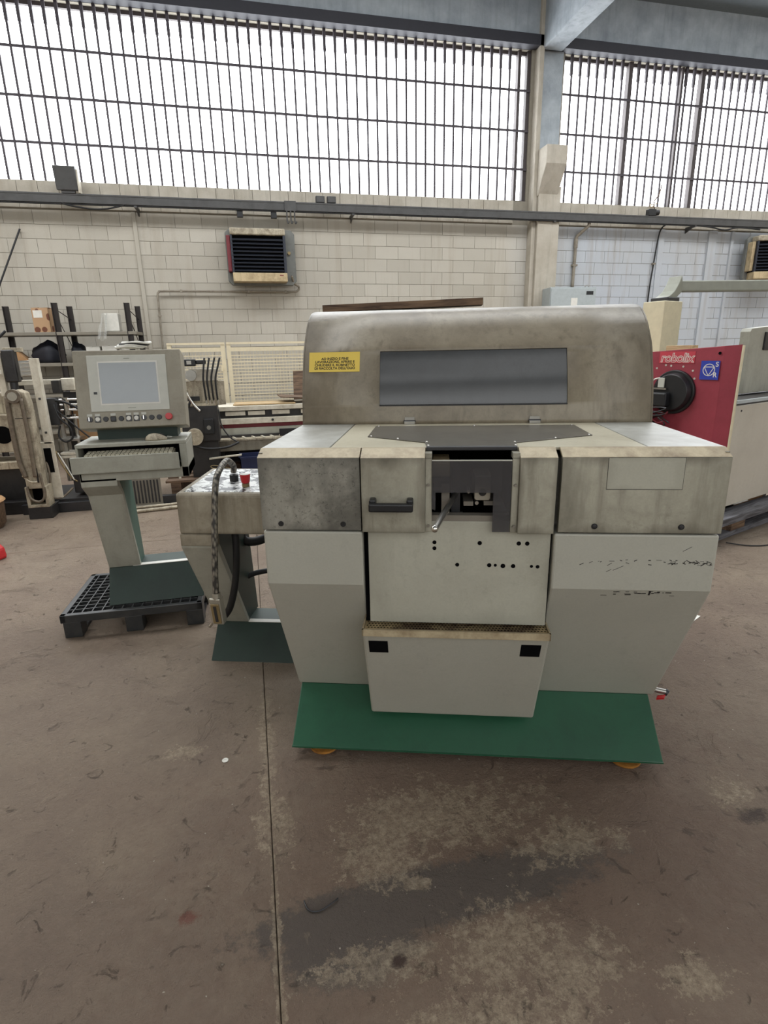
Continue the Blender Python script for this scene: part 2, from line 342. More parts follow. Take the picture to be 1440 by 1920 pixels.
def floor_mat():
    t = NT('worn_concrete_floor'); geo = t.n('ShaderNodeNewGeometry'); P = geo.outputs['Position']
    def raw(scale, detail, rough, dist=0.0):
        w = t.n('ShaderNodeTexNoise'); w.inputs['Scale'].default_value = scale; w.inputs['Detail'].default_value = detail
        w.inputs['Roughness'].default_value = rough; w.inputs['Distortion'].default_value = dist; t.l(P, w.inputs['Vector']); return w.outputs[0]
    big = t.noise(P, 0.55, 5, 0.6, 0.3, 0.7, 0.4); mid = t.noise(P, 2.6, 6, 0.65, 0.35, 0.68, 0.5)
    fine = t.noise(P, 38, 7, 0.72, 0.25, 0.75); grit = t.noise(P, 120, 5, 0.75, 0.3, 0.7)
    wob = t.math('ADD', t.math('MULTIPLY', t.math('SUBTRACT', raw(5, 4, 0.6, 0.6), 0.5), 1.6), t.math('MULTIPLY', t.math('SUBTRACT', raw(20, 9, 0.85), 0.5), 6.5))
    c = t.mix(big, S(134, 114, 99), S(168, 152, 131))
    c = t.mix(t.math('MULTIPLY', mid, 0.5), c, S(116, 100, 88))
    c = t.mix(t.math('MULTIPLY', fine, 0.30), c, S(84, 73, 65))
    def spot(x, y, rx, ry, lo, hi, k=1.0):
        mp = t.n('ShaderNodeMapping'); mp.inputs['Location'].default_value = (-x/rx, -y/ry, 0); mp.inputs['Scale'].default_value = (1/rx, 1/ry, 0)
        t.l(P, mp.inputs[0]); ln = t.n('ShaderNodeVectorMath'); ln.operation = 'LENGTH'; t.l(mp.outputs[0], ln.inputs[0])
        return t.ramp(t.math('ADD', ln.outputs['Value'], t.math('MULTIPLY', wob, k)), lo, hi, 1, 0)
    brown = spot(0.7, 1.30, 1.0, 0.70, 0.5, 1.3, 0.4)
    c = t.mix(t.math('MULTIPLY', brown, 0.6), c, S(116, 92, 78))
    stain = t.math('MAXIMUM', spot(0.42, 1.17, 0.55, 0.10, 0.85, 1.10, 0.3), spot(0.15, 1.10, 0.20, 0.12, 0.85, 1.1, 0.3))
    c = t.mix(t.math('MULTIPLY', stain, 0.8), c, S(90, 83, 78))
    rough = None
    for a in ((0.52, 1.44, 0.36, 0.16), (0.86, 1.24, 0.20, 0.08), (0.27, 1.35, 0.16, 0.12), (0.52, 0.99, 0.20, 0.12), (0.20, 1.03, 0.20, 0.05), (0.42, 0.83, 0.30, 0.10),
              (0.66, 0.90, 0.16, 0.14), (-0.035, 1.52, 0.07, 0.16), (-0.05, 2.0, 0.035, 0.40), (-0.05, 1.2, 0.012, 1.6), (1.5, 1.28, 0.10, 0.08),
              (-0.36, 1.98, 0.09, 0.05), (0.95, 0.80, 0.10, 0.06), (0.36, 1.22, 0.04, 0.025)):
        q = spot(*a, 0.70, 0.82, 0.95); rough = q if rough is None else t.math('MAXIMUM', rough, q)
    scat = t.math('MULTIPLY', t.ramp(raw(7, 8, 0.75, 0.5), 0.63, 0.70), 0.7)
    rough = t.math('MAXIMUM', rough, scat)
    grain = t.mix(t.noise(P, 48, 8, 0.85, 0.36, 0.66), S(104, 88, 73), S(216, 198, 170))
    rough = t.math('MULTIPLY', rough, t.ramp(raw(13, 7, 0.75, 0.6), 0.36, 0.50, 0.45, 1.0))
    c = t.mix(t.math('MULTIPLY', rough, 0.62), c, grain)
    c = t.mix(t.math('MULTIPLY', spot(0.25, 1.02, 0.026, 0.020, 0.6, 1.0, 0.4), 0.9), c, S(58, 38, 34))
    c = t.mix(t.math('MULTIPLY', spot(-0.29, 1.27, 0.03, 0.022, 0.3, 1.0, 0.9), 0.6), c, S(120, 58, 46))
    c = t.mix(t.math('MULTIPLY', spot(1.52, 1.18, 0.07, 0.04, 0.4, 1.0, 0.6), 0.8), c, S(56, 44, 40))
    chips = t.ramp(raw(60, 3, 0.5), 0.735, 0.75); c = t.mix(t.math('MULTIPLY', chips, 0.8), c, S(206, 198, 182))
    pits = t.ramp(raw(15, 8, 0.75, 0.8), 0.60, 0.70); dents = t.ramp(raw(4.5, 7, 0.7, 1.2), 0.60, 0.66)
    c = t.mix(t.math('MULTIPLY', pits, 0.35), c, S(80, 69, 61))
    h = t.math('ADD', t.math('MULTIPLY', fine, 0.7), t.math('MULTIPLY', grit, 0.25))
    h = t.math('SUBTRACT', t.math('SUBTRACT', h, t.math('MULTIPLY', pits, 0.9)), t.math('MULTIPLY', dents, 0.6))
    t.bump(h, 1.0, 0.012)
    return t.out(c, t.ramp(mid, 0, 1, 0.46, 0.64), 0, 0.45)
M['floor'] = floor_mat()
M['pane'] = glow('backlit_window_pane', (0.93, 0.97, 1.0, 1), WINDOW_GLOW)
M['skypane'] = glow('added_skylight_glow', (0.97, 0.99, 1.0, 1), SKYLIGHT_GLOW)  # glow of the added roof strip beyond the machine, out of view
M['backpane'] = glow('backlit_far_window', (0.97, 0.99, 1.0, 1), BACK_GLOW)
M['joint'] = flat('dirty_floor_joint', S(92, 81, 70), 0.9, 0, 0.1)

# ------------------------------------------------------------------ the hall
WY = 10.1                                     # inner face of the window wall
XL, XR, YB, ZC = -8.0, 15.0, -7.0, 7.05       # other walls and the ceiling
# floor: concrete slabs on a sub-base, open joints between them
floor = struct(box('floor', M['joint'], None, XL, XR, YB, WY+0.3, -0.30, -0.012))
xs = [XL, -5.0, -0.05, 4.9, 9.8, XR]; ys = [YB, -0.05-4.8, -0.02, 4.78, 9.6, WY+0.3]
for i in range(len(xs)-1):
    for j in range(len(ys)-1):
        g = 0.0012
        box('slab', M['floor'], floor, xs[i]+g, xs[i+1]-g, ys[j]+g, ys[j+1]-g, -0.012, 0.0, 0.005)

# window wall: backing, then the blocks standing proud of their joints
wall = struct(MB().box(XL, XR, WY+0.008, WY+0.3, -0.3, 4.0).box(XL, XR, WY+0.008, WY+0.3, 6.25, ZC+0.2)
              .box(XL, -7.4, WY+0.008, WY+0.3, 4.0, 6.25).box(5.0, 5.6, WY+0.008, WY+0.3, 4.0, 6.25).box(14.4, XR, WY+0.008, WY+0.3, 4.0, 6.25)
              .build('wall_front', M['mortar']))
blk = MB().box(0.003, 0.397, -0.007, 0.012, 0.003, 0.197).mesh('brick'); blk.materials.append(M['block'])
spots = []; halves = []
for r in range(18):
    z = r*0.2+0.02
    n0 = int((XL+0.3)/0.4)
    for k in range(n0, 37):
        x = k*0.4+(0.2 if r % 2 else 0)+0.06
        if 4.66 < x < 5.06: halves.append((x, 5.06, z)); continue
        if 5.06 <= x < 5.56:
            if x+0.4 > 5.6: halves.append((5.56, x+0.4, z))
            continue
        spots.append((x, z))
seen = [s for s in spots if -3.9 < s[0] < 9.9 and s[1] > 0.9]
seen.sort(key=lambda s: -((1.0 if s[1] > 1.6 else 0.0)*10 - math.hypot(s[0]-0.3, 10.1)))
near = set(seen[:295]); rest = MB()
for s in spots:
    if s in near:
        o = bpy.data.objects.new('brick', blk); col.objects.link(o); o.parent = wall; o.location = (s[0], WY+0.008, s[1])
    else:
        rest.box(s[0]+0.004, s[0]+0.396, WY, WY+0.02, s[1]+0.004, s[1]+0.196)
for a, b, z in halves: rest.box(a+0.003, b-0.003, WY, WY+0.02, z+0.003, z+0.197)
o = rest.build('far_bricks', M['block'], wall); o['kind'] = 'stuff'
# sill course of upright cut blocks under each window
sill = MB().box(0.003, 0.277, -0.02, 0.05, 0.0, 0.36).mesh('sill_block'); sill.materials.append(M['concrete'])
x = -4.2
while x < 11.2:
    if not (4.75 < x < 5.5):
        o = bpy.data.objects.new('sill_block', sill); col.objects.link(o); o.parent = wall; o.location = (x, WY, 3.64)
    x += 0.28
# rendered concrete strip lintel above the windows, dark steel angle at the window head
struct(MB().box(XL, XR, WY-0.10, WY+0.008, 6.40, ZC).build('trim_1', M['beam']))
struct(MB().box(XL, XR, WY-0.16, WY+0.02, 6.25, 6.40).build('trim_2', M['lintel']))
struct(MB().box(-1.56, -1.50, WY-0.03, WY+0.02, 0, 3.62).build('trim_3', M['block'], None, 0.004))
for k, (a, b, d) in enumerate(((7.78, 7.90, 0.02), (8.88, 9.06, 0.04), (9.40, 9.46, 0.04))):
    struct(MB().box(a, b, WY-d, WY+0.02, 0, 3.62).build('trim_%d' % (k+4), M['block'], None, 0.004))

# column between the windows with its corbel, and the roof girder it carries
colm = struct(MB().box(5.06, 5.14, WY-0.16, WY+0.1, 0, ZC).box(5.14, 5.56, WY-0.22, WY+0.1, 0, 4.2).build('trim_7', M['concrete'], None, 0.008))
cu = struct(box('trim_10', M['beam'], None, 5.14, 5.56, WY-0.03, WY+0.1, 4.2, ZC)); cu['label'] = 'upper part of the concrete column'  # same column, its bluish shade given by the tinted beam colour
colm['label'] = 'concrete column between the two window bands'
cb = struct(MB().prism([(WY-0.2, 4.04), (WY-0.46, 4.48), (WY-0.46, 4.76), (WY-0.04, 4.76), (WY-0.04, 4.04)], 'x', 5.12, 5.50).build('trim_8', M['concrete'], None, 0.015))
cb['label'] = 'concrete corbel on the column'
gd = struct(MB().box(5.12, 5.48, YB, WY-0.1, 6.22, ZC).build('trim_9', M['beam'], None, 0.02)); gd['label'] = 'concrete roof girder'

# windows: glowing frosted panes behind a grille of bars
bar = MB().box(-0.0145, 0.0145, -0.012, 0.012, 4.0, 5.96).box(-0.021, 0.021, -0.012, 0.03, 5.96, 6.26).mesh('bar'); bar.materials.append(M['bar'])
def window(n, x0, x1, mull):
    w = struct(MB().box(x0, x0+0.05, WY+0.1, WY+0.2, 4.0, 6.25).box(x1-0.05, x1, WY+0.1, WY+0.2, 4.0, 6.25).box(x0, x1, WY+0.1, WY+0.2, 6.2, 6.25)
               .box(x0, x1, WY+0.1, WY+0.2, 4.0, 4.03).build('window_%d' % n, M['mullion']))
    edges = [x0+0.05]+[m for m, _ in mull]+[x1-0.05]
    for a, b in zip(edges, edges[1:]):
        k = max(1, round((b-a)/1.15))
        for i in range(k):
            p0, p1 = a+(b-a)*i/k, a+(b-a)*(i+1)/k
            box('pane', M['pane'], w, p0+0.001, p1-0.001, WY+0.15, WY+0.158, 4.02, 6.24)
    for m, wd in mull: box('mullion', M['mullion'], w, m-wd/2, m+wd/2, WY+0.04, WY+0.14, 4.0, 6.25)
    for zz in (4.50, 5.08, 5.67): box('cross_bar', M['bar'], w, x0, x1, WY+0.015, WY+0.03, zz-0.017, zz+0.017)
    lo, hi = max(x0, -4.4), min(x1, 11.0)
    i = math.ceil((lo+2.846)/0.1622)
    while -2.846+i*0.1622 < hi-0.03:
        x = -2.846+i*0.1622; i += 1
        if any(abs(x-m) < 0.06 for m, _ in mull): continue
        o = bpy.data.objects.new('bar', bar); col.objects.link(o); o.parent = w; o.location = (x, WY+0.022, 0)
    return w
window(1, -7.4, 5.02, [(4.80, 0.05), (4.97, 0.06)])
window(2, 5.58, 14.4, [(6.91, 0.075), (7.96, 0.045), (8.40, 0.08)])

# the rest of the hall, behind and beside the viewer
struct(box('wall_left', M['plaster'], None, XL-0.2, XL, YB, WY, -0.3, ZC+0.2))
struct(box('wall_right', M['plaster'], None, XR, XR+0.2, YB, WY, -0.3, ZC+0.2))
struct(MB().box(XL, XR, YB-0.2, YB, -0.3, 2.2).box(XL, XR, YB-0.2, YB, 6.3, ZC+0.2).box(XL, -7.6, YB-0.2, YB, 2.2, 6.3).box(14.6, XR, YB-0.2, YB, 2.2, 6.3).build('wall_back', M['plaster']))
struct(box('window_3', M['backpane'], None, -7.6, 14.6, YB-0.15, YB-0.13, 2.2, 6.3))
c = MB(); SK = [(-5.2, -3.4), (4.0, 6.6)]
ye = YB
for a, b in SK: c.box(XL, XR, ye, a, ZC, ZC+0.2); ye = b
c.box(XL, XR, ye, WY+0.3, ZC, ZC+0.2)
ceil = struct(c.build('ceiling', M['roof']))
for a, b in SK: box('added_skylight', M['skypane'] if a > 0 else M['backpane'], ceil, XL, XR, a, b, ZC+0.1, ZC+0.12)  # unseen roof strips added for light; the farther one backlights the machine

# ------------------------------------------------------------------ things on the wall
rl = thing('busbar_rail', 'long dark steel rail running along the wall under the windows', 'rail', (0, WY-0.25, 3.66))
MB().box(-5, 12, -0.03, 0.03, 0, 0.11).box(-5, 12, -0.035, 0.03, 0.10, 0.125).build('rail', M['railsteel'], rl, 0.004)
for x in (-1.45, 1.85, 5.45, 8.35, 11.2):
    MB().box(x-0.02, x+0.02, -0.02, 0.24, -0.03, 0.0).prism([(0.24, -0.10), (0.24, -0.03), (0.06, -0.03)], 'x', x-0.010, x+0.010).build('bracket', M['railsteel'], rl)
MB().tube([(-2.45, -0.02, -0.005), (-2.3, -0.02, -0.04), (-2.05, -0.02, -0.07), (-1.85, -0.02, -0.06), (-1.6, -0.02, -0.005)], 0.012).build('cable', M['rubber'], rl, smooth=True)
MB().tube([(-5, -0.01, -0.012), (0, -0.01, -0.012), (5, -0.01, -0.012), (12, -0.01, -0.012)], 0.011).build('cable', M['rubber'], rl, smooth=True)
MB().tube([(8.4, -0.02, -0.01), (8.7, -0.02, -0.03), (9.0, -0.02, -0.07), (9.3, -0.02, -0.02), (9.8, -0.02, -0.04)], 0.014).build('cable', M['rubber'], rl, smooth=True)

t = thing('floodlight', 'square dark floodlight box standing on the rail by the left window', 'floodlight', (-2.33, WY-0.27, 3.785))
MB().obox((0, -0.02, 0.19), (0.145, 0, 0), (0, 0.06, 0.012), (0, -0.03, 0.15)).build('housing', M['railsteel'], t, 0.01)
box('bracket', M['railsteel'], t, -0.09, 0.09, -0.03, 0.03, 0, 0.06)
box('end_plate', M['oldwhite'], t, 0.146, 0.165, -0.06, 0.06, 0.0, 0.30)
for k, (x, lb) in enumerate(((1.32, 'left of two small black boxes clipped on top of the rail'), (1.50, 'right of two small black boxes clipped on top of the rail'))):
    t = thing('junction_box', lb, 'junction box', (x, WY-0.25, 3.785), 0, 'junction boxes on the rail')
    box('body', M['black'], t, -0.07, 0.07, -0.04, 0.04, 0, 0.10, 0.006); box('lid', M['railsteel'], t, -0.06, 0.06, -0.046, -0.04, 0.012, 0.088)
for k, (x, lb) in enumerate(((0.06, 'small black box hanging under the rail above the left end of the wall heater'), (0.58, 'small black box hanging under the rail above the right part of the wall heater'))):
    t = thing('junction_box', lb, 'junction box', (x, WY-0.22, 3.55), 0, 'junction boxes under the rail')
    box('body', M['black'], t, -0.045, 0.045, -0.03, 0.03, 0, 0.10, 0.006); box('stem', M['railsteel'], t, -0.01, 0.01, -0.01, 0.01, 0.10, 0.109)
t = thing('tap_off_box', 'dark tap-off box with a round socket on the rail below the right window', 'junction box', (7.4, WY-0.25, 3.785))
box('body', M['black'], t, -0.10, 0.05, -0.05, 0.05, 0, 0.11, 0.006); MB().cyl((0.05, 0, 0.06), (0.13, 0, 0.06), 0.045).build('socket', M['black'], t, smooth='auto')
t = thing('hook_set', 'row of grey metal hooks hanging from the rail above the heater', 'hooks', (0.84, WY-0.30, 3.45))
box('plate', M['railsteel'], t, -0.09, 0.09, -0.01, 0.01, 0.20, 0.34)
for x in (-0.06, 0.0, 0.06): MB().tube([(x, 0, 0.2), (x, 0, 0.08), (x+0.01, -0.01, 0.02), (x+0.03, -0.02, 0.05)], 0.011).build('hook', M['railsteel'], t, smooth=True)

def heater(name, lab, x, y, z, rz, red=True):
    t = thing(name, lab, 'heater', (x, y, z), rz)
    MB().prism([(-0.52, 0.06), (-0.46, 0), (0.50, 0), (0.56, 0.06), (0.56, 0.76), (0.50, 0.82), (-0.46, 0.82), (-0.52, 0.76)], 'y', 0.06, 0.16).build('back_plate', M['heatgrey'], t, 0.01)
    MB().box(-0.44, 0.40, -0.16, 0.06, 0.70, 0.80).build('top_cover', M['oldcream'], t, 0.02)
    MB().box(-0.44, 0.40, -0.16, 0.06, 0.03, 0.16).build('bottom_cover', M['heatcream'], t, 0.01)
    box('side_cover', M['heatred'] if red else M['heatcream'], t, -0.50, -0.44, -0.10, 0.06, 0.18, 0.70, 0.01)
    box('core', M['blackmatte'], t, -0.44, 0.38, -0.10, 0.06, 0.16, 0.70)
    for i in range(9):
        zz = 0.20+i*0.055
        MB().obox((-0.03, -0.125, zz), (0.40, 0, 0), (0, 0.028, 0.016), (0, -0.002, 0.004)).build('louvre', M['fin'], t)
    box('jamb', M['fin'], t, -0.44, -0.41, -0.15, -0.10, 0.16, 0.70); box('jamb', M['fin'], t, 0.36, 0.40, -0.15, -0.10, 0.16, 0.70)
    MB().cyl((0.46, 0.06, 0.48), (0.46, 0.03, 0.48), 0.025).build('knob', M['brass'], t, smooth='auto')
    box('rating_plate', M['heatred'], t, 0.28, 0.34, -0.163, -0.160, 0.115, 0.13)
    box('support', M['railsteel'], t, -0.3, 0.3, 0.16, 0.25, 0.38, 0.44)
    return t
heater('unit_heater', 'wall heater with dark louvres, red left side and cream bottom cover', 0.32, WY-0.30, 2.565, 0)
heater('unit_heater', 'stained cream wall heater cut off by the right edge of the photo', 10.05, WY-0.45, 2.68, R(-14), False)
cp = thing('heater_pipe', 'thin grey pipe bending from the heater along the wall and down', 'pipe', (0, WY-0.08, 0))
MB().tube([(0.80, -0.22, 2.70), (0.84, -0.12, 2.60), (0.92, -0.02, 2.56), (0.90, 0, 2.50), (0.80, 0, 2.485), (0.4, 0, 2.485), (-0.4, 0, 2.485), (-1.2, 0, 2.485), (-1.29, 0, 2.47), (-1.315, 0, 2.42), (-1.32, 0, 2.2), (-1.33, 0, 1.8), (-1.33, 0, 0.9), (-1.33, 0, 0.01)], 0.016, 10).build('pipe', M['conduit'], cp, smooth=True)
for x in (-0.95, 0.1, 0.7): box('clip', M['conduit'], cp, x-0.015, x+0.015, -0.02, 0.03, 2.463, 2.507)
for z in (2.1, 1.4): box('clip', M['conduit'], cp, -1.347, -1.300, -0.02, 0.03, z, z+0.03)
vc = thing('cable_conduit', 'grey conduit dropping from the rail to the grey wall cabinet', 'conduit', (6.05, WY-0.04, 0))
MB().tube([(0.10, -0.18, 3.655), (0.10, -0.16, 3.60), (0.02, -0.06, 3.50), (-0.03, 0, 3.42), (-0.03, 0, 3.2), (-0.04, 0, 2.57)], 0.028, 10).build('pipe', M['conduit'], vc, smooth=True)
MB().cyl((-0.03, 0, 3.40), (-0.03, 0, 3.26), 0.036).build('coupling', M['conduit'], vc, smooth='auto')
box('clip', M['conduit'], vc, -0.08, 0.02, -0.03, 0.04, 2.95, 2.98)
dc = thing('drop_cable', 'straight black cable hanging down the wall right of the column', 'cable', (7.71, WY-0.05, 0))
MB().tube([(0.03, -0.17, 3.66), (0.03, -0.02, 3.55), (0.0, 0.02, 3.0), (-0.04, 0.02, 2.3), (-0.04, 0.02, 0.6), (-0.04, 0.0, 0.02)], 0.013).build('cable', M['rubber'], dc, smooth=True)
box('clip', M['conduit'], dc, -0.03, 0.03, 0.0, 0.045, 3.0, 3.03)
wc = thing('window_cable', 'loose brown cable sticking up at the right window sill', 'cable', (7.55, WY-0.05, 3.78))
MB().tube([(0.12, 0, 0.0), (0.06, 0, 0.12), (0.02, 0, 0.24), (0.03, 0, 0.32), (0.11, 0, 0.42), (0.14, 0, 0.58)], 0.010).build('wire', M['wood'], wc, smooth=True)
MB().tube([(0.02, 0, 0.24), (-0.04, 0.02, 0.25), (-0.03, 0.0, 0.2), (0.08, 0, 0.27)], 0.008).build('wire', M['heatcream'], wc, smooth=True)
t = thing('electrical_cabinet', 'light grey electrical cabinet on the wall above the machine hood', 'cabinet', (5.72, WY-0.45, 1.45), R(-5))
box('body', M['cabinetgrey'], t, -0.43, 0.43, -0.14, 0.24, 0, 1.08, 0.006)
box('door', M['cabinetgrey'], t, -0.42, 0.42, -0.16, -0.142, 0.02, 1.06, 0.005)
box('name_plate', M['black'], t, 0.24, 0.37, -0.163, -0.16, 0.95, 1.01); box('paper_label', M['paper'], t, -0.04, 0.08, -0.162, -0.16, 0.76, 0.90)
MB().tube([(0.30, 0.02, 1.08), (0.30, 0.02, 1.115), (0.33, 0.02, 1.125), (0.36, 0.02, 1.115), (0.36, 0.02, 1.08)], 0.008).build('lifting_eye', M['steel'], t, smooth=True)

# ------------------------------------------------------------------ main machine (front along local x, depth along local y)
MA = R(-18.331)
mc = thing('wire_bending_machine', 'large pale grey wire bending machine with tall hood and green base', 'machine', (0.699, 1.626, 0), MA)
W = 0.70; CL, CR = -0.379, 0.216
side = [(-0.10, 0.952), (-0.10, 0.77), (0.20, 0.20), (1.15, 0.20), (1.30, 0.77), (1.30, 1.17), (0.0, 1.17), (0.0, 0.952)]
cen = [(-0.02, 0.952), (-0.02, 0.60), (0.20, 0.20), (1.15, 0.20), (1.30, 0.77), (1.30, 0.952)]
MB().prism(side, 'x', -W, CL).build('left_body', M['lower'], mc, 0.006)
MB().prism(side, 'x', CR, W).build('right_body', M['lower'], mc, 0.006)
box('recess', M['blackmatte'], mc, CL, CR, -0.02, 0.5, 0.60, 0.955)
MB().prism([(0.0, 0.60), (0.22, 0.20), (0.5, 0.20), (0.5, 0.60)], 'x', CL, CR).build('lower_core', M['lower'], mc)
box('rear_body', M['lower'], mc, CL, CR, 0.55, 1.28, 0.22, 1.17)
MB().prism([(0.0, 0.05), (0.20, 0.20), (1.15, 0.20), (1.35, 0.05)], 'x', -0.69, 0.68).build('base', M['green'], mc, 0.004)
box('base_lip', M['green'], mc, -0.69, 0.68, 0.0, 0.02, 0.046, 0.052)
for x, y in ((-0.58, 0.075), (0.57, 0.075), (-0.58, 1.25), (0.57, 1.25)):
    f = MB().lathe([(0.052, 0.0), (0.058, 0.006), (0.058, 0.014), (0.03, 0.018), (0.012, 0.02), (0.012, 0.05)], 24, (x, y, 0)).build('levelling_foot', M['orange'], mc, smooth='auto')
# centre front panel with its drilled holes
fp = box('front_panel', M['panel'], mc, CL+0.016, CR-0.007, -0.085, -0.07, 0.632, 0.985, 0.002)
for x, z, r in ((-0.151, 0.915, .0065), (-0.151, 0.895, .0065), (-0.009, 0.914, .007), (0.112, 0.914, .007), (0.138, 0.914, .007), (-0.078, 0.840, .0065), (0.023, 0.840, .007), (0.042, 0.840, .005),
                (0.066, 0.838, .0075), (0.098, 0.838, .007), (0.155, 0.838, .005), (0.174, 0.837, .006)):
    MB().cyl((x, -0.0855, z), (x, -0.075, z), r, None, 14).build('bolt_hole', M['blackmatte'], fp)
box('side_gap', M['blackmatte'], mc, CL, CL+0.016, -0.06, -0.03, 0.60, 0.955); box('side_gap', M['blackmatte'], mc, CR-0.008, CR, -0.06, -0.03, 0.60, 0.955)
# drip box with a perforated tray on top
bx = MB().prism([(-0.135, 0.615), (0.045, 0.185), (0.22, 0.19), (-0.02, 0.615)], 'x', -0.385, 0.218).build('drip_box', M['lower'], mc, 0.008)
box('tray', M['rusty'], bx, -0.380, 0.213, -0.128, -0.025, 0.600, 0.622)
rim = MB().box(-0.386, 0.219, -0.139, -0.132, 0.606, 0.630).box(-0.386, -0.381, -0.139, -0.02, 0.606, 0.630).box(0.214, 0.219, -0.139, -0.02, 0.606, 0.630).build('tray_rim', M['yellowed'], bx)
h = MB()
for i in range(56):
    for j in range(7):
        h.add([(-0.372+i*0.0106+dx+(0.0053 if j % 2 else 0), -0.122+j*0.014+dy, 0.6226) for dx, dy in ((-.0028, -.0028), (.0028, -.0028), (.0028, .0028), (-.0028, .0028))], [(0, 1, 2, 3)])
h.build('tray_perforation', M['blackmatte'], bx)['kind'] = 'stuff'
nrm = Vector((0, -0.43, -0.18)).normalized(); dn = Vector((0, 0.18, -0.43)).normalized()
for x in (-0.335, 0.163):
    c = Vector((x, -0.135, 0.615))+dn*0.068
    MB().obox(c, (0.032, 0, 0), nrm*0.0015, dn*0.030).build('slot', M['blackmatte'], bx, 0.001)
# head covers: front panel, yellowed bevel, deck plate
def cover(name, m, x0, x1, dx0, dx1):
    c = MB().box(x0, x1, -0.105, -0.085, 0.958, 1.19).build(name, m, mc, 0.0015)
    MB().prism([(-0.105, 1.1905), (-0.085, 1.1905), (-0.048, 1.208), (-0.048, 1.213), (-0.058, 1.213)], 'x', x0, x1).build('bevel_edge', M['yellowed'], c, 0.001)
    return c
lc = cover('left_cover', M['cover_dirty'], -W, CL-0.002, 0, 0)
box('left_deck', M['deck'], mc, -W, -0.483, -0.05, 0.60, 1.203, 1.213, 0.002)
rc = cover('right_cover', M['cover_worn'], CR+0.008, W, 0, 0)
box('right_deck', M['deck'], mc, 0.483, W, -0.05, 0.60, 1.203, 1.213, 0.002)
box('side_plate', M['cover_worn'], lc, -W, -W+0.012, -0.085, 0.60, 0.958, 1.203); box('side_plate', M['cover_worn'], rc, W-0.012, W, -0.085, 0.60, 0.958, 1.203)
for x in (-0.638, -0.438): MB().cyl((x, -0.105, 0.979), (x, -0.108, 0.979), 0.0085, None, 20).build('rubber_plug', M['black'], lc)
for x in (0.331, 0.583):
    p = MB().cyl((x, -0.105, 0.979), (x, -0.107, 0.979), 0.009, None, 20).build('screw', M['black'], rc)
    MB().cyl((x, -0.107, 0.979), (x, -0.1085, 0.979), 0.006, 0.004, 16).build('screw_head', M['darksteel'], p)
pl = box('blank_plate', M['panel'], rc, 0.356, 0.571, -0.1065, -0.1052, 1.095, 1.188, 0.0004)
for a in ((0.355, 0.572, 1.0935, 1.0952), (0.355, 0.3565, 1.094, 1.189), (0.5705, 0.5725, 1.094, 1.189)):
    box('grime_line', M['grease'], rc, a[0], a[1], -0.1054, -0.105, a[2], a[3])
# scuffs on the right lower body: a scatter of tiny paint marks along two bands
sn = Vector((0, -0.57, -0.30)).normalized(); sd = Vector((0, 0.30, -0.57)).normalized()
sf = MB(); rs = random.Random(3)
for k in range(46):
    x = rs.choice((rs.uniform(0.30, 0.47), rs.uniform(0.50, 0.69), rs.uniform(0.56, 0.69))); w = rs.uniform(.003, .018); a = rs.gauss(0, 0.35)
    sf.obox((x, -0.1004, 0.863+rs.gauss(0, 0.004)), (w/2*math.cos(a), 0, w/2*math.sin(a)), (0, 0.0003, 0), (-0.0006*math.sin(a), 0, rs.uniform(.0004, .0014)))
for k in range(22):
    w = rs.uniform(.003, .02); sf.obox(Vector((rs.uniform(0.36, 0.60), -0.10, 0.77))+sd*rs.uniform(0.004, 0.03)+sn*0.0003, (w/2, 0, 0), sn*0.0003, sd*rs.uniform(.0004, .002))
sf.obox(Vector((0.52, -0.10, 0.77))+sd*0.014+sn*0.0003, (0.003, 0, 0), sn*0.0003, sd*0.010)
for a, b in (((0.60, 0.90), (0.625, 0.915)), ((0.40, 0.835), (0.43, 0.85)), ((0.38, 0.83), (0.395, 0.838))):
    m_ = ((a[0]+b[0])/2, -0.1004, (a[1]+b[1])/2); sf.obox(m_, ((b[0]-a[0])/2, 0, (b[1]-a[1])/2), (0, 0.0003, 0), (0, 0, 0.0006))
sf.build('scuff_marks', M['grease'], mc)['kind'] = 'stuff'
# middle door: deck part, handle panel, right panel
dr = box('door_deck', M['deckdoor'], mc, -0.479, 0.479, -0.05, 0.53, 1.203, 1.213, 0.002)
def doorpanel(name, x0, x1):
    c = MB().box(x0, x1, -0.112, -0.095, 0.955, 1.19).build(name, M['cover_worn'], mc, 0.002)
    MB().prism([(-0.112, 1.1905), (-0.095, 1.1905), (-0.048, 1.208), (-0.048, 1.2135), (-0.060, 1.2135)], 'x', x0, x1).build('bevel_edge', M['yellowed'], c, 0.001)
    return c
dl = doorpanel('door_panel', CL+0.002, -0.181); dd = doorpanel('door_panel', 0.101, CR-0.006)
hd = MB().box(-0.350, -0.330, -0.150, -0.112, 1.043, 1.070).box(-0.236, -0.216, -0.150, -0.112, 1.043, 1.070).box(-0.350, -0.216, -0.164, -0.140, 1.034, 1.060).build('handle', M['black'], dl, 0.005)
# acrylic window let into the deck
win = [(-0.385, 0.44), (-0.385, 0.163), (-0.184, 0.029), (-0.178, -0.046), (0.098, -0.046), (0.104, 0.021), (0.378, 0.171), (0.38, 0.437)]
dw = MB().prism(win, 'z', 1.2132, 1.2165).build('deck_window', M['deckwin'], mc, 0.0006)
for p in win+[(0.0, 0.44), (-0.285, 0.10), (0.25, 0.10)]:
    q = (p[0]*0.97, p[1]*0.97+0.006); MB().lathe([(0.005, 0), (0.0045, 0.002), (0.002, 0.003)], 10, (q[0], q[1], 1.2165)).build('screw', M['steel'], dw)
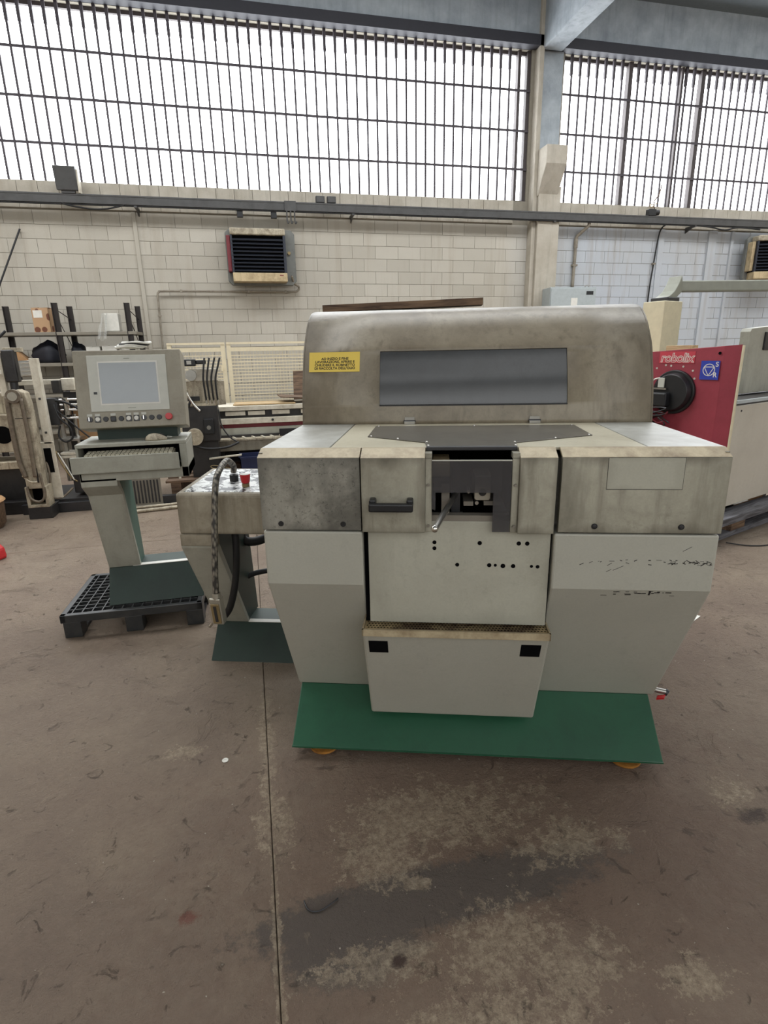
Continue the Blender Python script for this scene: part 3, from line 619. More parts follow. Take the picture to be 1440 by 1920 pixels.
# hood
prof0 = [(.525, 1.213), (.535, 1.265), (.5395, 1.288), (.545, 1.317), (.562, 1.376), (.585, 1.435), (.6125, 1.501), (.638, 1.536), (.665, 1.567), (.70, 1.604), (.75, 1.640), (.82, 1.667), (.95, 1.682), (1.15, 1.684), (1.22, 1.67), (1.27, 1.63), (1.29, 1.55), (1.30, 1.17)]
def dense(p, k):
    out = []
    for i in range(len(p)-1):
        a_, b_, c_, d_ = (Vector(p[max(i-1, 0)]), Vector(p[i]), Vector(p[i+1]), Vector(p[min(i+2, len(p)-1)]))
        for j in range(k):
            t_ = j/k; out.append(tuple(0.5*((2*b_)+(c_-a_)*t_+(2*a_-5*b_+4*c_-d_)*t_*t_+(3*b_-a_-3*c_+d_)*t_**3)))
    return out+[tuple(p[-1])]
DK = 3
prof = dense(prof0, DK)
hw = W
cols = [-hw, -0.379, 0.372, hw]
import bmesh
me = bpy.data.meshes.new('hood')
hv = [(x_, y_, z_) for (y_, z_) in prof for x_ in cols]
hf = [(a*4+b, a*4+b+1, a*4+b+5, a*4+b+4) for a in range(len(prof)-1) for b in range(3) if not (b == 1 and 2*DK <= a < 6*DK)]
me.from_pydata(hv, [], hf); me.materials.append(M['hood']); me.shade_smooth()
hood = bpy.data.objects.new('hood', me); col.objects.link(hood); hood.parent = mc
sm = hood.modifiers.new('thickness', 'SOLIDIFY'); sm.thickness = 0.004; sm.offset = -1
for s_ in (-1, 1):
    x0, x1 = sorted((s_*(hw-0.001), s_*(hw-0.012)))
    MB().prism(prof, 'x', x0, x1).build('hood_end', M['hood'], hood, 0.004)
gw = MB(); off = 0.006
gw.grid(1, 4*DK, lambda u, v: (-0.379+0.751*u, prof[2*DK+round(v*4*DK)][0]+off, prof[2*DK+round(v*4*DK)][1]))
gw.build('hood_window', M['smoke'], hood, smooth=True)
box('seal', M['black'], hood, -0.379, 0.372, 0.5375, 0.5425, 1.284, 1.290)
for x in (-0.255, 0.245):
    hg = MB().box(x-0.022, x+0.022, 0.514, 0.526, 1.2135, 1.224).build('hinge', M['steel'], hood, 0.001)
    MB().box(x-0.020, x+0.020, 0.5235, 0.529, 1.226, 1.240).build('hinge_leaf', M['steel'], hg); MB().cyl((x-0.024, 0.522, 1.2245), (x+0.024, 0.522, 1.2245), 0.004).build('hinge_pin', M['darksteel'], hg, smooth='auto')
# yellow notice on the hood
tl = math.atan2(0.612-0.581, 1.500-1.422)
sg = MB().box(-0.1055, 0.1055, -0.042, 0.042, 0, 0.002).build('notice', M['yellow'], hood)
sg.location = (-0.5675, 0.5935, 1.461); sg.rotation_euler = (R(90)-tl, 0, 0)
text('lettering', "AD INIZIO E FINE\nLAVORAZIONE, APRIRE E\nCHIUDERE IL RUBINETTO\nDI RACCOLTA DELL'OLIO", 0.0146, M['ink'], sg, (0.002, -0.007, 0.0024), (0, 0, 0), extrude=0.0002, offset=0.0004, line=0.92)
# working window: frame strips, smoked shield, tooling inside
for x, a, b in ((-0.171, -0.181, -0.160), (0.091, 0.080, 0.101)):
    fr = MB().box(a, b, -0.100, -0.092, 0.955, 1.19).box(a, b, -0.100, -0.05, 1.185, 1.203).build('window_strip', M['cover_worn'], mc, 0.001)
    for z in (0.975, 1.105): MB().cyl((x, -0.1, z), (x, -0.105, z), 0.005, 0.004, 12).build('screw', M['steel'], fr, smooth='auto')
box('deck_nose', M['darksteel'], mc, -0.178, 0.098, -0.060, -0.046, 1.204, 1.216, 0.002)
shd = [(-0.160, 1.180), (-0.160, 1.030), (-0.149, 1.025), (-0.149, 1.082), (0.026, 1.082), (0.026, 0.957), (0.078, 0.957), (0.078, 1.180)]
sh = MB().prism(shd, 'y', -0.104, -0.100).build('shield', M['shield'], mc); box('shield_edge', M['bezel'], sh, -0.160, 0.078, -0.104, -0.0995, 1.180, 1.183)
cav = MB().box(-0.181, 0.101, 0.30, 0.31, 0.95, 1.2).box(-0.185, -0.181, -0.085, 0.31, 0.95, 1.2).box(0.101, 0.105, -0.085, 0.31, 0.95, 1.2).build('tool_bay', M['blackmatte'], mc)
box('tool_block', M['heatcream'], cav, -0.16, -0.105, -0.05, 0.10, 1.12, 1.165, 0.003)
box('tool_block', M['toolgrey'], cav, -0.155, -0.115, -0.05, 0.10, 1.075, 1.085)
box('slide', M['toolgrey'], cav, -0.130, -0.105, -0.06, 0.15, 0.985, 1.10); box('slide', M['darksteel'], cav, -0.098, -0.07, -0.02, 0.20, 0.985, 1.14)
MB().prism([(-0.028, 1.052), (-0.028, 1.125), (0.022, 1.125), (0.022, 1.052), (0.017, 1.046), (-0.022, 1.046)], 'y', -0.06, 0.06).build('tool_head', M['alu'], cav, 0.002)
MB().cyl((-0.003, -0.063, 1.073), (-0.003, -0.03, 1.073), 0.012).build('wire_guide', M['black'], cav, smooth='auto')
MB().cyl((-0.020, -0.06, 1.038), (-0.020, 0.0, 1.038), 0.006).build('pin', M['steel'], cav, smooth='auto'); MB().cyl((-0.046, -0.06, 1.074), (-0.046, 0.0, 1.074), 0.005).build('pin', M['chrome'], cav, smooth='auto')
box('tool_rail', M['toolgrey'], cav, 0.003, 0.06, -0.05, 0.05, 1.028, 1.042); box('tool_rail', M['toolgrey'], cav, -0.06, -0.03, -0.05, 0.05, 1.026, 1.040); box('ledge', M['toolgrey'], cav, -0.16, 0.08, -0.084, -0.05, 0.985, 1.004); box('tool_rail', M['darksteel'], cav, -0.16, -0.06, -0.075, 0.0, 0.986, 0.994)
rod = MB().cyl((-0.080, 0.0, 1.058), (-0.151, -0.27, 1.019), 0.0085, 0.0095, 16).build('feed_bar', M['steel'], mc, smooth='auto')
MB().lathe([(0.0, -0.011), (0.008, -0.008), (0.011, 0), (0.008, 0.008), (0.0, 0.011)], 14, (-0.151, -0.27, 1.019)).build('bar_end', M['chrome'], rod, smooth=True)
# small box on the right flank and the oil drain tap
box('flank_box', M['cover_worn'], mc, W, W+0.10, 0.13, 0.25, 0.895, 0.962, 0.003)
tp = MB().cyl((0.68, 0.26, 0.195), (0.76, 0.235, 0.192), 0.011).build('drain_tap', M['steel'], mc, smooth='auto')
MB().obox((0.735, 0.215, 0.180), (0.006, 0.010, 0), (0, 0, 0.004), (-0.012, 0.006, -0.006)).build('tap_lever', M['red'], tp); MB().cyl((0.757, 0.240, 0.192), (0.768, 0.232, 0.186), 0.013).build('tap_mouth', M['darksteel'], tp, smooth='auto')

pk = MB().obox((0, 0, 0.02), (0.38, 0.02, 0.009), (0, 0.05, 0), (0, 0, 0.016)).build('wooden_plank', M['wood'], None, 0.002)
pk.location = mc.matrix_world @ Vector((0, 0, 0)); 
mw = Matrix.Translation((0.699, 1.626, 0)) @ Matrix.Rotation(MA, 4, 'Z')
def at(x, y, z): return tuple(mw @ Vector((x, y, z)))
pk.location = at(-0.31, 1.09, 1.690); pk.rotation_euler = (0, 0, MA)
tag(pk, 'rough brown wooden plank lying on top of the machine hood', 'plank')

# ------------------------------------------------------------------ small operator pedestal beside the machine
p2 = thing('control_pedestal', 'low pedestal with peeling control panel and red knob beside the machine', 'pedestal', at(-1.28, 0.665, 0), MA)
# local x 0..; y 0 at the base front
box_ = [(-0.165, 0.905), (-0.175, 0.68), (-0.12, 0.60), (0.10, 0.165), (0.19, 0.165), (0.19, 0.60), (0.24, 0.70), (0.24, 0.945), (0.04, 0.945)]
MB().prism([(-0.165, 0.735), (-0.165, 0.914), (-0.156, 0.922), (0.26, 0.947), (0.26, 0.735)], 'x', 0.0, 0.46).build('head', M['standdirty'], p2, 0.01)
MB().prism([(-0.165, 0.735), (-0.167, 0.680), (-0.13, 0.680), (-0.13, 0.735)], 'x', 0.0, 0.165).build('head_side', M['standdirty'], p2, 0.002)
MB().prism([(-0.167, 0.680), (-0.165, 0.670), (0.135, 0.155), (0.16, 0.155), (-0.13, 0.680)], 'x', 0.0, 0.165).build('leg', M['stand'], p2, 0.003)
MB().prism([(-0.13, 0.74), (-0.13, 0.68), (0.16, 0.155), (0.32, 0.155), (0.26, 0.74)], 'x', 0.005, 0.158).build('leg_web', M['darkgreen'], p2)
MB().prism([(0.0, 0.0), (0.135, 0.155), (0.30, 0.155), (0.32, 0.0)], 'x', 0.0, 0.44).build('base', M['darkgreen'], p2, 0.003)
MB().obox((0.30, 0.150, 0.1565), (0.135, 0, 0), (0, 0.016, 0), (0, 0, 0.0015)).build('base_trim', M['white'], p2)
MB().prism([(-0.140, 0.921), (-0.140, 0.9245), (0.235, 0.9470), (0.235, 0.943)], 'x', 0.03, 0.45).build('control_panel', M['peel'], p2)
eb = MB().lathe([(0.012, 0), (0.012, 0.018), (0.018, 0.020), (0.023, 0.05), (0.023, 0.056), (0.018, 0.058)], 20, (0.285, -0.06, 0.928)).build('emergency_knob', M['red'], p2, smooth='auto')
MB().lathe([(0.0165, 0), (0.0165, 0.016)], 20, (0.285, -0.06, 0.928)).build('knob_collar', M['brass'], eb, smooth='auto')
MB().lathe([(0.0215, 0), (0.018, 0.0015)], 20, (0.285, -0.06, 0.986)).build('knob_top', M['bezel'], eb)
MB().lathe([(0.02, 0), (0.02, 0.03), (0.014, 0.034)], 18, (0.20, 0.03, 0.933)).build('cable_gland', M['black'], p2, smooth='auto')
MB().tube([(0.20, 0.03, 0.975), (0.205, 0.02, 1.01), (0.205, -0.06, 1.045), (0.205, -0.17, 1.01), (0.205, -0.215, 0.95), (0.20, -0.235, 0.85), (0.195, -0.25, 0.75), (0.185, -0.26, 0.60), (0.18, -0.265, 0.50)], 0.0135, 12, 8).build('braided_hose', M['braid'], p2, smooth=True)
cn = MB().obox((0.18, -0.262, 0.418), (0.026, 0, 0), (0, 0.022, 0), (-0.004, 0, 0.062)).build('plug', M['alu'], p2, 0.006)
MB().obox((0.180, -0.286, 0.410), (0.019, 0, 0), (0, 0.003, 0), (-0.003, 0, 0.046)).build('contact_face', M['brass'], cn, 0.004); MB().obox((0.180, -0.290, 0.410), (0.006, 0, 0), (0, 0.002, 0), (-0.003, 0, 0.036)).build('contact_slot', M['darksteel'], cn)
MB().tube([(0.150, -0.262, 0.45), (0.147, -0.262, 0.39), (0.150, -0.262, 0.36), (0.132, -0.262, 0.335)], 0.007, 8).build('latch_lever', M['chrome'], cn, smooth=True)
MB().cyl((0.181, -0.263, 0.50), (0.181, -0.263, 0.47), 0.018, 0.022).build('strain_relief', M['alu'], cn, smooth='auto')
MB().tube([(0.225, -0.09, 0.735), (0.225, -0.09, 0.66), (0.215, -0.085, 0.56), (0.195, -0.08, 0.45), (0.16, -0.08, 0.34), (0.115, -0.06, 0.28), (0.09, 0.0, 0.26)], 0.0165, 12).build('black_hose', M['rubber'], p2, smooth=True)
cabs = ((0.045, [(-1.12, 0.92, 0.74), (-1.14, 0.88, 0.60), (-1.08, 0.90, 0.565), (-0.95, 0.95, 0.60), (-0.69, 0.98, 0.66)], 'thick black hose leaving the machine above two thinner cables', 0.024),
        (0, [(-1.16, 0.86, 0.36), (-1.10, 0.90, 0.385), (-1.0, 0.92, 0.40), (-0.85, 0.95, 0.41), (-0.69, 0.97, 0.42)], 'black cable between the pedestal and the machine at mid height', 0.014),
        (0, [(-1.15, 0.95, 0.012), (-1.05, 1.08, 0.012), (-0.9, 1.1, 0.014), (-0.78, 1.05, 0.05), (-0.69, 1.0, 0.12)], 'black cable trailing on the floor between pedestal and machine', 0.012))
for _, pts, lb, r in cabs:
    c = MB().tube([(p[0]+1.28, p[1]-0.665, p[2]) for p in pts], r, 10).build('cable', M['rubber'], p2, smooth=True); c['label'] = lb

# ------------------------------------------------------------------ pallet and the screen console on it
pt = thing('plastic_pallet', 'small black plastic grid pallet under the screen console', 'pallet', (-1.121, 3.108, 0), R(-1.5))
PW, PD, PH = 0.75, 0.62, 0.14
MB().box(0, PW, 0, 0.03, PH-0.045, PH).box(0, PW, PD-0.03, PD, PH-0.045, PH).box(0, 0.03, 0, PD, PH-0.045, PH).box(PW-0.03, PW, 0, PD, PH-0.045, PH).build('deck_frame', M['pallet'], pt, 0.003)
for i in range(13): box('grid_bar', M['pallet'], pt, 0.052+i*0.052, 0.058+i*0.052, 0.03, PD-0.03, PH-0.03, PH-0.002)
for j in range(10): box('grid_bar', M['pallet'], pt, 0.03, PW-0.03, 0.078+j*0.05, 0.084+j*0.05, PH-0.03, PH-0.003)
for x in (0.0, PW/2-0.055, PW-0.10):
    for y in (0.0, PD/2-0.05, PD-0.10): box('foot', M['pallet'], pt, x+0.008, x+0.10, y+0.008, y+0.10, 0, PH-0.045, 0.004)
for x in (0.008, PW-0.092): box('runner', M['pallet'], pt, x, x+0.084, 0.02, PD-0.02, 0.0, 0.018)

cs = thing('screen_console', 'grey operator console with tilted screen, keyboard drawer and dark green foot', 'console', (-0.88, 3.18, PH), 0)
b0 = -PH
def Z(z): return z+b0
MB().prism([(0.0, 0.0), (0.118, Z(0.325)), (0.30, Z(0.325)), (0.36, 0.0)], 'x', 0.0, 0.515).build('foot', M['darkgreen'], cs, 0.003)
MB().obox((0.31, 0.135, Z(0.3262)), (0.18, 0, 0), (0, 0.018, 0), (0, 0, 0.0016)).build('foot_trim', M['white'], cs)
MB().prism([(-0.135, Z(0.90)), (-0.135, Z(0.86)), (-0.05, Z(0.794)), (0.118, Z(0.325)), (0.145, Z(0.325)), (-0.02, Z(0.80)), (-0.10, Z(0.90))], 'x', 0.0, 0.172).build('leg', M['stand'], cs, 0.003)
MB().prism([(-0.10, Z(0.90)), (-0.02, Z(0.80)), (0.145, Z(0.325)), (0.28, Z(0.325)), (0.22, Z(0.90))], 'x', 0.005, 0.166).build('leg_web', M['greygreen'], cs)
hdm = MB().box(0.0, 0.53, -0.135, 0.19, Z(1.060), Z(1.078)).box(0.0, 0.53, 0.17, 0.19, Z(0.885), Z(1.06)).box(0.0, 0.012, -0.135, 0.19, Z(0.885), Z(1.06)).box(0.495, 0.53, -0.135, 0.19, Z(0.885), Z(1.06)).box(0.0, 0.53, -0.135, 0.19, Z(0.885), Z(0.940)).build('table', M['stand'], cs, 0.003)
box('drawer_gap', M['blackmatte'], cs, 0.02, 0.49, -0.05, 0.16, Z(0.945), Z(1.055))
dw_ = MB().box(-0.018, 0.492, -0.185, -0.170, Z(0.938), Z(1.022)).box(0.02, 0.485, -0.170, 0.0, Z(0.950), Z(0.962)).build('drawer', M['stand'], cs, 0.003)
kb = MB().prism([(-0.16, Z(0.965)), (-0.16, Z(1.016)), (-0.02, Z(1.030)), (-0.02, Z(0.965))], 'x', 0.035, 0.465).build('keyboard', M['key'], dw_, 0.003)
kc = MB().box(-0.0085, 0.0085, -0.0085, 0.0085, 0, 0.008).mesh('key'); kc.materials.append(M['key'])
for i in range(20):
    for j in range(5):
        o = bpy.data.objects.new('key', kc); col.objects.link(o); o.parent = kb; o.location = (0.05+i*0.021, -0.145+j*0.026, Z(1.0175)+j*0.0026)
# neck, tilted screen housing, bezel, screen, row of buttons
box('neck', M['darkgreen'], cs, 0.075, 0.475, 0.03, 0.16, Z(1.078), Z(1.24))
mon = bpy.data.objects.new('monitor', MB().box(-0.26, 0.26, 0.0, 0.16, 0, 0.395).mesh('monitor')); col.objects.link(mon); mon.parent = cs
mon.data.materials.append(M['monitor']); mon.location = (0.275, -0.055, Z(1.147)); mon.rotation_euler = (R(-12.5), 0, 0)
bv = mon.modifiers.new('bevel', 'BEVEL'); bv.width = 0.005; bv.segments = 2
box('bezel', M['bezel'], mon, -0.195, 0.185, -0.006, 0.0, 0.083, 0.368, 0.003)
box('screen_rim', M['white'], mon, -0.146, 0.142, -0.0075, -0.006, 0.116, 0.337)
box('screen', M['screen'], mon, -0.139, 0.135, -0.009, -0.0075, 0.124, 0.329)
box('usb_cover', M['black'], mon, -0.174, -0.158, -0.008, -0.006, 0.172, 0.184)
box('maker_mark', M['armgrey'], mon, -0.018, 0.010, -0.0068, -0.006, 0.348, 0.353); box('maker_mark', M['armgrey'], mon, -0.018, 0.020, -0.0068, -0.006, 0.097, 0.101)
for i, kind in enumerate('SWBPBWWKBBR'):
    x = -0.205+i*0.037; zz = 0.046
    if kind == 'R':
        x = 0.178
        b = MB().cyl((x, 0, zz), (x, -0.022, zz), 0.010).cyl((x, -0.018, zz), (x, -0.030, zz), 0.0185, 0.016, 20).build('emergency_button', M['red'], mon, smooth='auto'); continue
    if kind == 'B': MB().cyl((x, 0, zz), (x, -0.007, zz), 0.0135, 0.012, 18).build('button', M['black'], mon, smooth='auto'); continue
    box('button_label', M['bezel'], mon, x-0.012, x+0.012, -0.003, 0, zz+0.016, zz+0.028)
    if kind == 'W':
        b = MB().box(x-0.014, x+0.014, -0.005, 0, zz-0.016, zz+0.014).build('button', M['darksteel'], mon, 0.002); MB().cyl((x, -0.005, zz), (x, -0.010, zz), 0.0115, 0.0105, 18).build('button_cap', M['white'], b, smooth='auto')
    if kind == 'P': box('button', M['black'], mon, x-0.013, x+0.013, -0.010, 0, zz-0.014, zz+0.012, 0.003)
    if kind in 'SK':
        b = MB().cyl((x, 0, zz), (x, -0.008, zz), 0.013, None, 18).build('key_switch', M['darksteel'], mon, smooth='auto'); box('switch_key', M['chrome'], b, x-0.002, x+0.002, -0.022, -0.008, zz-0.010, zz+0.010)
mo = thing('computer_mouse', 'worn beige mouse on the table of the screen console', 'mouse', (-0.50, 3.10, 1.0785), R(12))
bm = bmesh.new(); bmesh.ops.create_uvsphere(bm, u_segments=20, v_segments=12, radius=1)
for v in bm.verts:
    v.co = Vector((v.co.x*0.055, v.co.y*0.032, max(v.co.z, 0)*0.034*(1.0-0.25*v.co.x)))
me = bpy.data.meshes.new('shell'); bm.to_mesh(me); bm.free(); me.shade_smooth(); me.materials.append(M['oldcream'])
o = bpy.data.objects.new('shell', me); col.objects.link(o); o.parent = mo
MB().obox((0.03, 0, 0.026), (0.010, 0, -0.004), (0, 0.003, 0), (0.001, 0, 0.004)).build('wheel', M['black'], mo)
MB().tube([(0.05, 0.0, 0.01), (0.08, 0.03, 0.006), (0.06, 0.07, 0.006)], 0.0025, 6).build('cord', M['bezel'], mo, smooth=True)
cc = thing('cable_coil', 'coil of white cable lying on top of the console screen', 'cable', (-0.60, 3.28, 1.535), 0)
for k in range(4): MB().tube([(0.07*math.cos(a)+0.012*k, 0.035*math.sin(a), 0.012+0.007*k+0.003*math.sin(3*a)) for a in [2*math.pi*i/14 for i in range(15)]], 0.006, 6, 3).build('loop', M['white'] if k != 2 else M['rubber'], cc, smooth=True)

# ------------------------------------------------------------------ red machine at the right, on timbers
rm = thing('spring_coiler', 'red fronted machine with black disc and cream side at the right', 'machine', (3.52, 3.53, 0), R(20))
MB().prism([(0.10, 0.28), (0.10, 1.492), (1.15, 1.425), (1.15, 0.28)], 'x', -0.03, 0.02).build('red_front', M['redpaint'], rm, 0.003)
MB().add([(-0.03, 0.10, 0.28), (0.012, 0.0, 0.28), (0.02, 0.10, 0.28), (-0.03, 0.10, 1.492), (0.012, 0.0, 1.500), (0.02, 0.10, 1.492)], [(0, 1, 2), (3, 5, 4), (0, 3, 4, 1), (1, 4, 5, 2), (2, 5, 3, 0)]).build('red_chamfer', M['redpaint'], rm)
MB().box(0.006, 0.024, -0.012, 0.0, 0.28, 1.495).build('edge_strip', M['creampost'], rm)
body = MB().box(0.02, 1.6, 0.0, 1.10, 0.25, 1.05).build('cream_body', M['machinewhite'], rm, 0.004)
MB().cyl((0.14, 0, 1.01), (0.14, -0.004, 1.01), 0.008).build('bolt', M['darksteel'], body)
MB().box(0.02, 1.6, 0.02, 1.10, 1.05, 1.085).build('worktop', M['grease'], rm)
MB().obox((0.80, -0.005, 1.082), (0.78, 0, 0), (0, 0.012, 0), (0, 0, 0.012)).build('worktop_edge', M['cabinetgrey'], rm)
MB().box(0.04, 1.6, 0.55, 0.60, 1.085, 1.28).build('splash_back', M['grease'], rm)
pnl = MB().prism([(0.64, 1.10), (0.62, 1.60), (0.64, 1.625), (1.5, 1.68), (1.5, 1.10)], 'y', 0.24, 0.32).build('control_cabinet', M['stand'], rm, 0.004)
MB().box(0.86, 1.2, 0.225, 0.24, 1.45, 1.60).build('cabinet_window', M['black'], pnl, 0.01)
MB().cyl((0.02, 0.12, 1.22), (0.02, 0.12, 1.40), 0.012).build('cable_loop', M['steel'], rm, smooth='auto')
# big black disc with its boss and arm
ds = MB().cyl((-0.03, 0.45, 1.14), (-0.055, 0.45, 1.14), 0.175, 0.172, 48).cyl((-0.055, 0.45, 1.14), (-0.10, 0.45, 1.14), 0.155, 0.140, 48).build('disc', M['black'], rm, 0.004, smooth='auto')
MB().obox((-0.13, 0.80, 1.085), (0.035, 0, 0), (0, 0.36, 0.0), (0, 0, 0.055)).build('arm', M['black'], ds, 0.012)
MB().obox((-0.11, 0.52, 1.215), (0.006, 0, 0), (0, 0.026, 0), (0, 0, 0.038)).build('bracket_tag', M['bezel'], ds, 0.003)
MB().obox((-0.115, 0.53, 1.168), (0.006, 0, 0), (0, 0.060, 0), (0, 0, 0.006)).build('cross_pin', M['steel'], ds)
MB().tube([(-0.10, 0.54, 1.25), (-0.11, 0.58, 1.24), (-0.10, 0.63, 1.20), (-0.10, 0.66, 1.17)], 0.006).build('wire', M['white'], ds, smooth=True)
for k in range(9):
    pts = [(-0.12-random.random()*0.06, 0.40+random.random()*0.45, 0.80+random.random()*0.25) for _ in range(5)]
    MB().tube(pts, 0.006, 6, 5).build('wire', (M['rubber'], M['darksteel'], M['heatred'])[k % 3], rm, smooth=True)
MB().obox((-0.12, 0.80, 0.93), (0.05, 0, 0), (0, 0.20, 0), (0, 0, 0.07)).build('wire_duct', M['grease'], rm, 0.01)
for p in ((0.62, 1.325), (0.50, 1.345), (0.545, 1.35), (0.40, 1.34), (0.32, 1.31), (0.30, 1.25)): MB().cyl((-0.03, p[0], p[1]), (-0.033, p[0], p[1]), 0.008, None, 10).build('screw', M['bezel'], rm)
MB().cyl((-0.037, 0.13, 1.44), (-0.039, 0.13, 1.44), 0.011).build('bolt_hole', M['blackmatte'], rm)
lb = MB().box(-0.034, -0.0305, 0.315, 0.605, 1.365, 1.455).build('name_label', M['labelred'], rm)
rt = (R(90), 0, R(-90))
text('lettering', 'robolix', 0.098, M['white'], lb, (-0.0346, 0.46, 1.405), rt, extrude=0.0004, offset=0.0035, space=0.94, shear=0.15)
text('lettering_fill', 'robolix', 0.098, M['labelred'], lb, (-0.0356, 0.46, 1.405), rt, extrude=0.0004, offset=-0.0012, space=0.94, shear=0.15)
bs = MB().box(-0.0400, -0.0365, 0.118, 0.258, 1.245, 1.385).build('blue_sticker', M['blue'], rm)
ring = MB(); n = 40
ring.add([(-0.0405, 0.194+r*math.cos(2*math.pi*i/n), 1.318+r*math.sin(2*math.pi*i/n)) for r in (0.046, 0.040) for i in range(n)], [(i, (i+1) % n, n+(i+1) % n, n+i) for i in range(n)])
tri = [Vector((-0.0405, 0.194+0.043*math.cos(a), 1.318+0.043*math.sin(a))) for a in (R(150), R(30), R(270))]
for a, b in zip(tri, tri[1:]+tri[:1]):
    d = (b-a).normalized().cross(Vector((1, 0, 0)))*0.0028; ring.add([a-d, b-d, b+d, a+d], [(0, 1, 2, 3)])
ring.build('symbol', M['white'], bs)
text('lettering', 'S', 0.050, M['white'], bs, (-0.0406, 0.137, 1.358), rt, extrude=0.0002, offset=0.001)
text('lettering', 'R', 0.050, M['white'], bs, (-0.0406, 0.145, 1.280), rt, extrude=0.0002, offset=0.001)
# cream post and boom on top of it
po = MB().obox((0.375, 0.88, 1.478), (0.135, 0.0, 0), (0, 0.10, 0), (0, 0, 0.392)).build('post', M['creampost'], rm, 0.006)
MB().obox((0.40, 0.88, 1.885), (0.09, 0, 0), (0, 0.08, 0), (0, 0, 0.018)).build('post_flange', M['darksteel'], po, 0.006)
MB().prism([(0.32, 1.90), (0.38, 1.922), (0.44, 1.96), (0.49, 2.02), (0.525, 2.085), (0.54, 2.05), (0.55, 1.955), (0.47, 1.90)], 'y', 0.82, 0.94).build('boom_elbow', M['armgrey'], po, 0.006)
MB().obox((0.53+1.05*0.88, 0.88-1.05*0.47, 2.0), (1.05*0.88, -1.05*0.47, 0), (0.024, 0.044, 0), (0, 0, 0.045)).build('boom', M['armgrey'], po, 0.012)
bd = tag(MB().box(-0.12, 0.12, -0.04, 0.04, 0.0, 0.10).build('wood_offcut', M['woodpale'], None, 0.003), 'short brown wood offcut lying on top of the red machine', 'wood'); 
Rm = Matrix.Translation((3.52, 3.53, 0)) @ Matrix.Rotation(R(20), 4, 'Z')
bd.location = Rm @ Vector((0.09, 0.50, 1.402)); bd.rotation_euler = (0, 0, R(98))
MB().box(0.02, 0.16, 0.12, 1.10, 1.085, 1.40).build('front_housing', M['machinewhite'], rm)
pp = tag(MB().grid(6, 4, lambda u, v: (-0.10+0.2*u, -0.07+0.14*v, 0.004+0.012*math.sin(5*u)*math.cos(3*v)+0.012)).build('paper_sheet', M['paper'], None, solid=0.001), 'crumpled white paper on top of the red machine', 'paper')
pp.location = Rm @ Vector((0.09, 0.30, 1.404))
# timbers below it
for k, (y0, y1, z0, z1, m, lb_) in enumerate(((-0.10, 0.06, 0.14, 0.20, 'woodgrey', 'grey weathered timber under the red machine, uppermost at its front'), (-0.05, 0.10, 0.0, 0.045, 'woodgrey', 'grey timber lying on the floor under the red machine'))):
    b = tag(MB().box(-0.5, 1.6, y0, y1, z0, z1).build('timber', M[m], None, 0.004), lb_, 'timber'); b.location = (3.52, 3.53, 0); b.rotation_euler = (0, 0, R(20))
for k, (x, lb_) in enumerate(((0.28, 'brown wooden block between the two timbers under the red machine, nearer the pale machine'), (1.1, 'brown wooden block between the two timbers near the right photo edge'))):
    b = tag(MB().box(-0.11, 0.11, -0.07, 0.05, 0.046, 0.139).build('wood_block', M['wood'], None, 0.004), lb_, 'wood'); b.location = Rm @ Vector((x, 0.02, 0)); b.rotation_euler = (0, 0, R(20))
for k, y in enumerate((0.35, 0.9)):
    b = tag(MB().box(0.1, 1.5, -0.08, 0.08, 0.0, 0.25).build('beam', M['grease'], None, 0.004), ('dark beam carrying the red machine just behind its front timbers', 'dark beam carrying the back of the red machine')[k], 'beam'); b.location = Rm @ Vector((0, y, 0)); b.rotation_euler = (0, 0, R(20))
b = tag(MB().prism([(0.62, 0.0), (0.62, 0.23), (1.1, 0.24), (1.1, 0.0)], 'y', 0.14, 0.16).build('cardboard_sheet', M['card'], None), 'tan cardboard sheet standing under the cream machine body at right', 'cardboard'); b.location = Rm @ Vector((0, 0, 0)); b.rotation_euler = (0, 0, R(20))
b = tag(MB().grid(8, 3, lambda u, v: (0.42+0.24*u, 0.065+0.04*v, 0.203+0.035*math.sin(2.6*u)*v)).build('paper_scrap', M['paper'], None, solid=0.001), 'torn white paper scrap on the timber under the red machine', 'paper'); b.location = Rm @ Vector((0, 0, 0)); b.rotation_euler = (0, 0, R(20))
tag(MB().tube([tuple(Rm @ Vector(p)) for p in ((-0.04, -0.12, 0.012), (0.05, -0.25, 0.006), (0.2, -0.33, 0.006), (0.45, -0.33, 0.006), (0.9, -0.2, 0.006))], 0.005, 6).build('floor_wire', M['rubber'], None, smooth=True), 'thin black wire curving on the floor before the red machine', 'wire')
sc = tag(MB().prism([(-0.045, -0.006), (0.05, -0.02), (0.05, 0.018)], 'z', 0.0, 0.003).build('white_triangle', M['paper'], None), 'small white triangle on the floor right of the machine', 'offcut'); sc.location = (2.36, 2.41, 0.001); sc.rotation_euler = (0, 0, R(35))  # thin flat white triangle laid on the floor

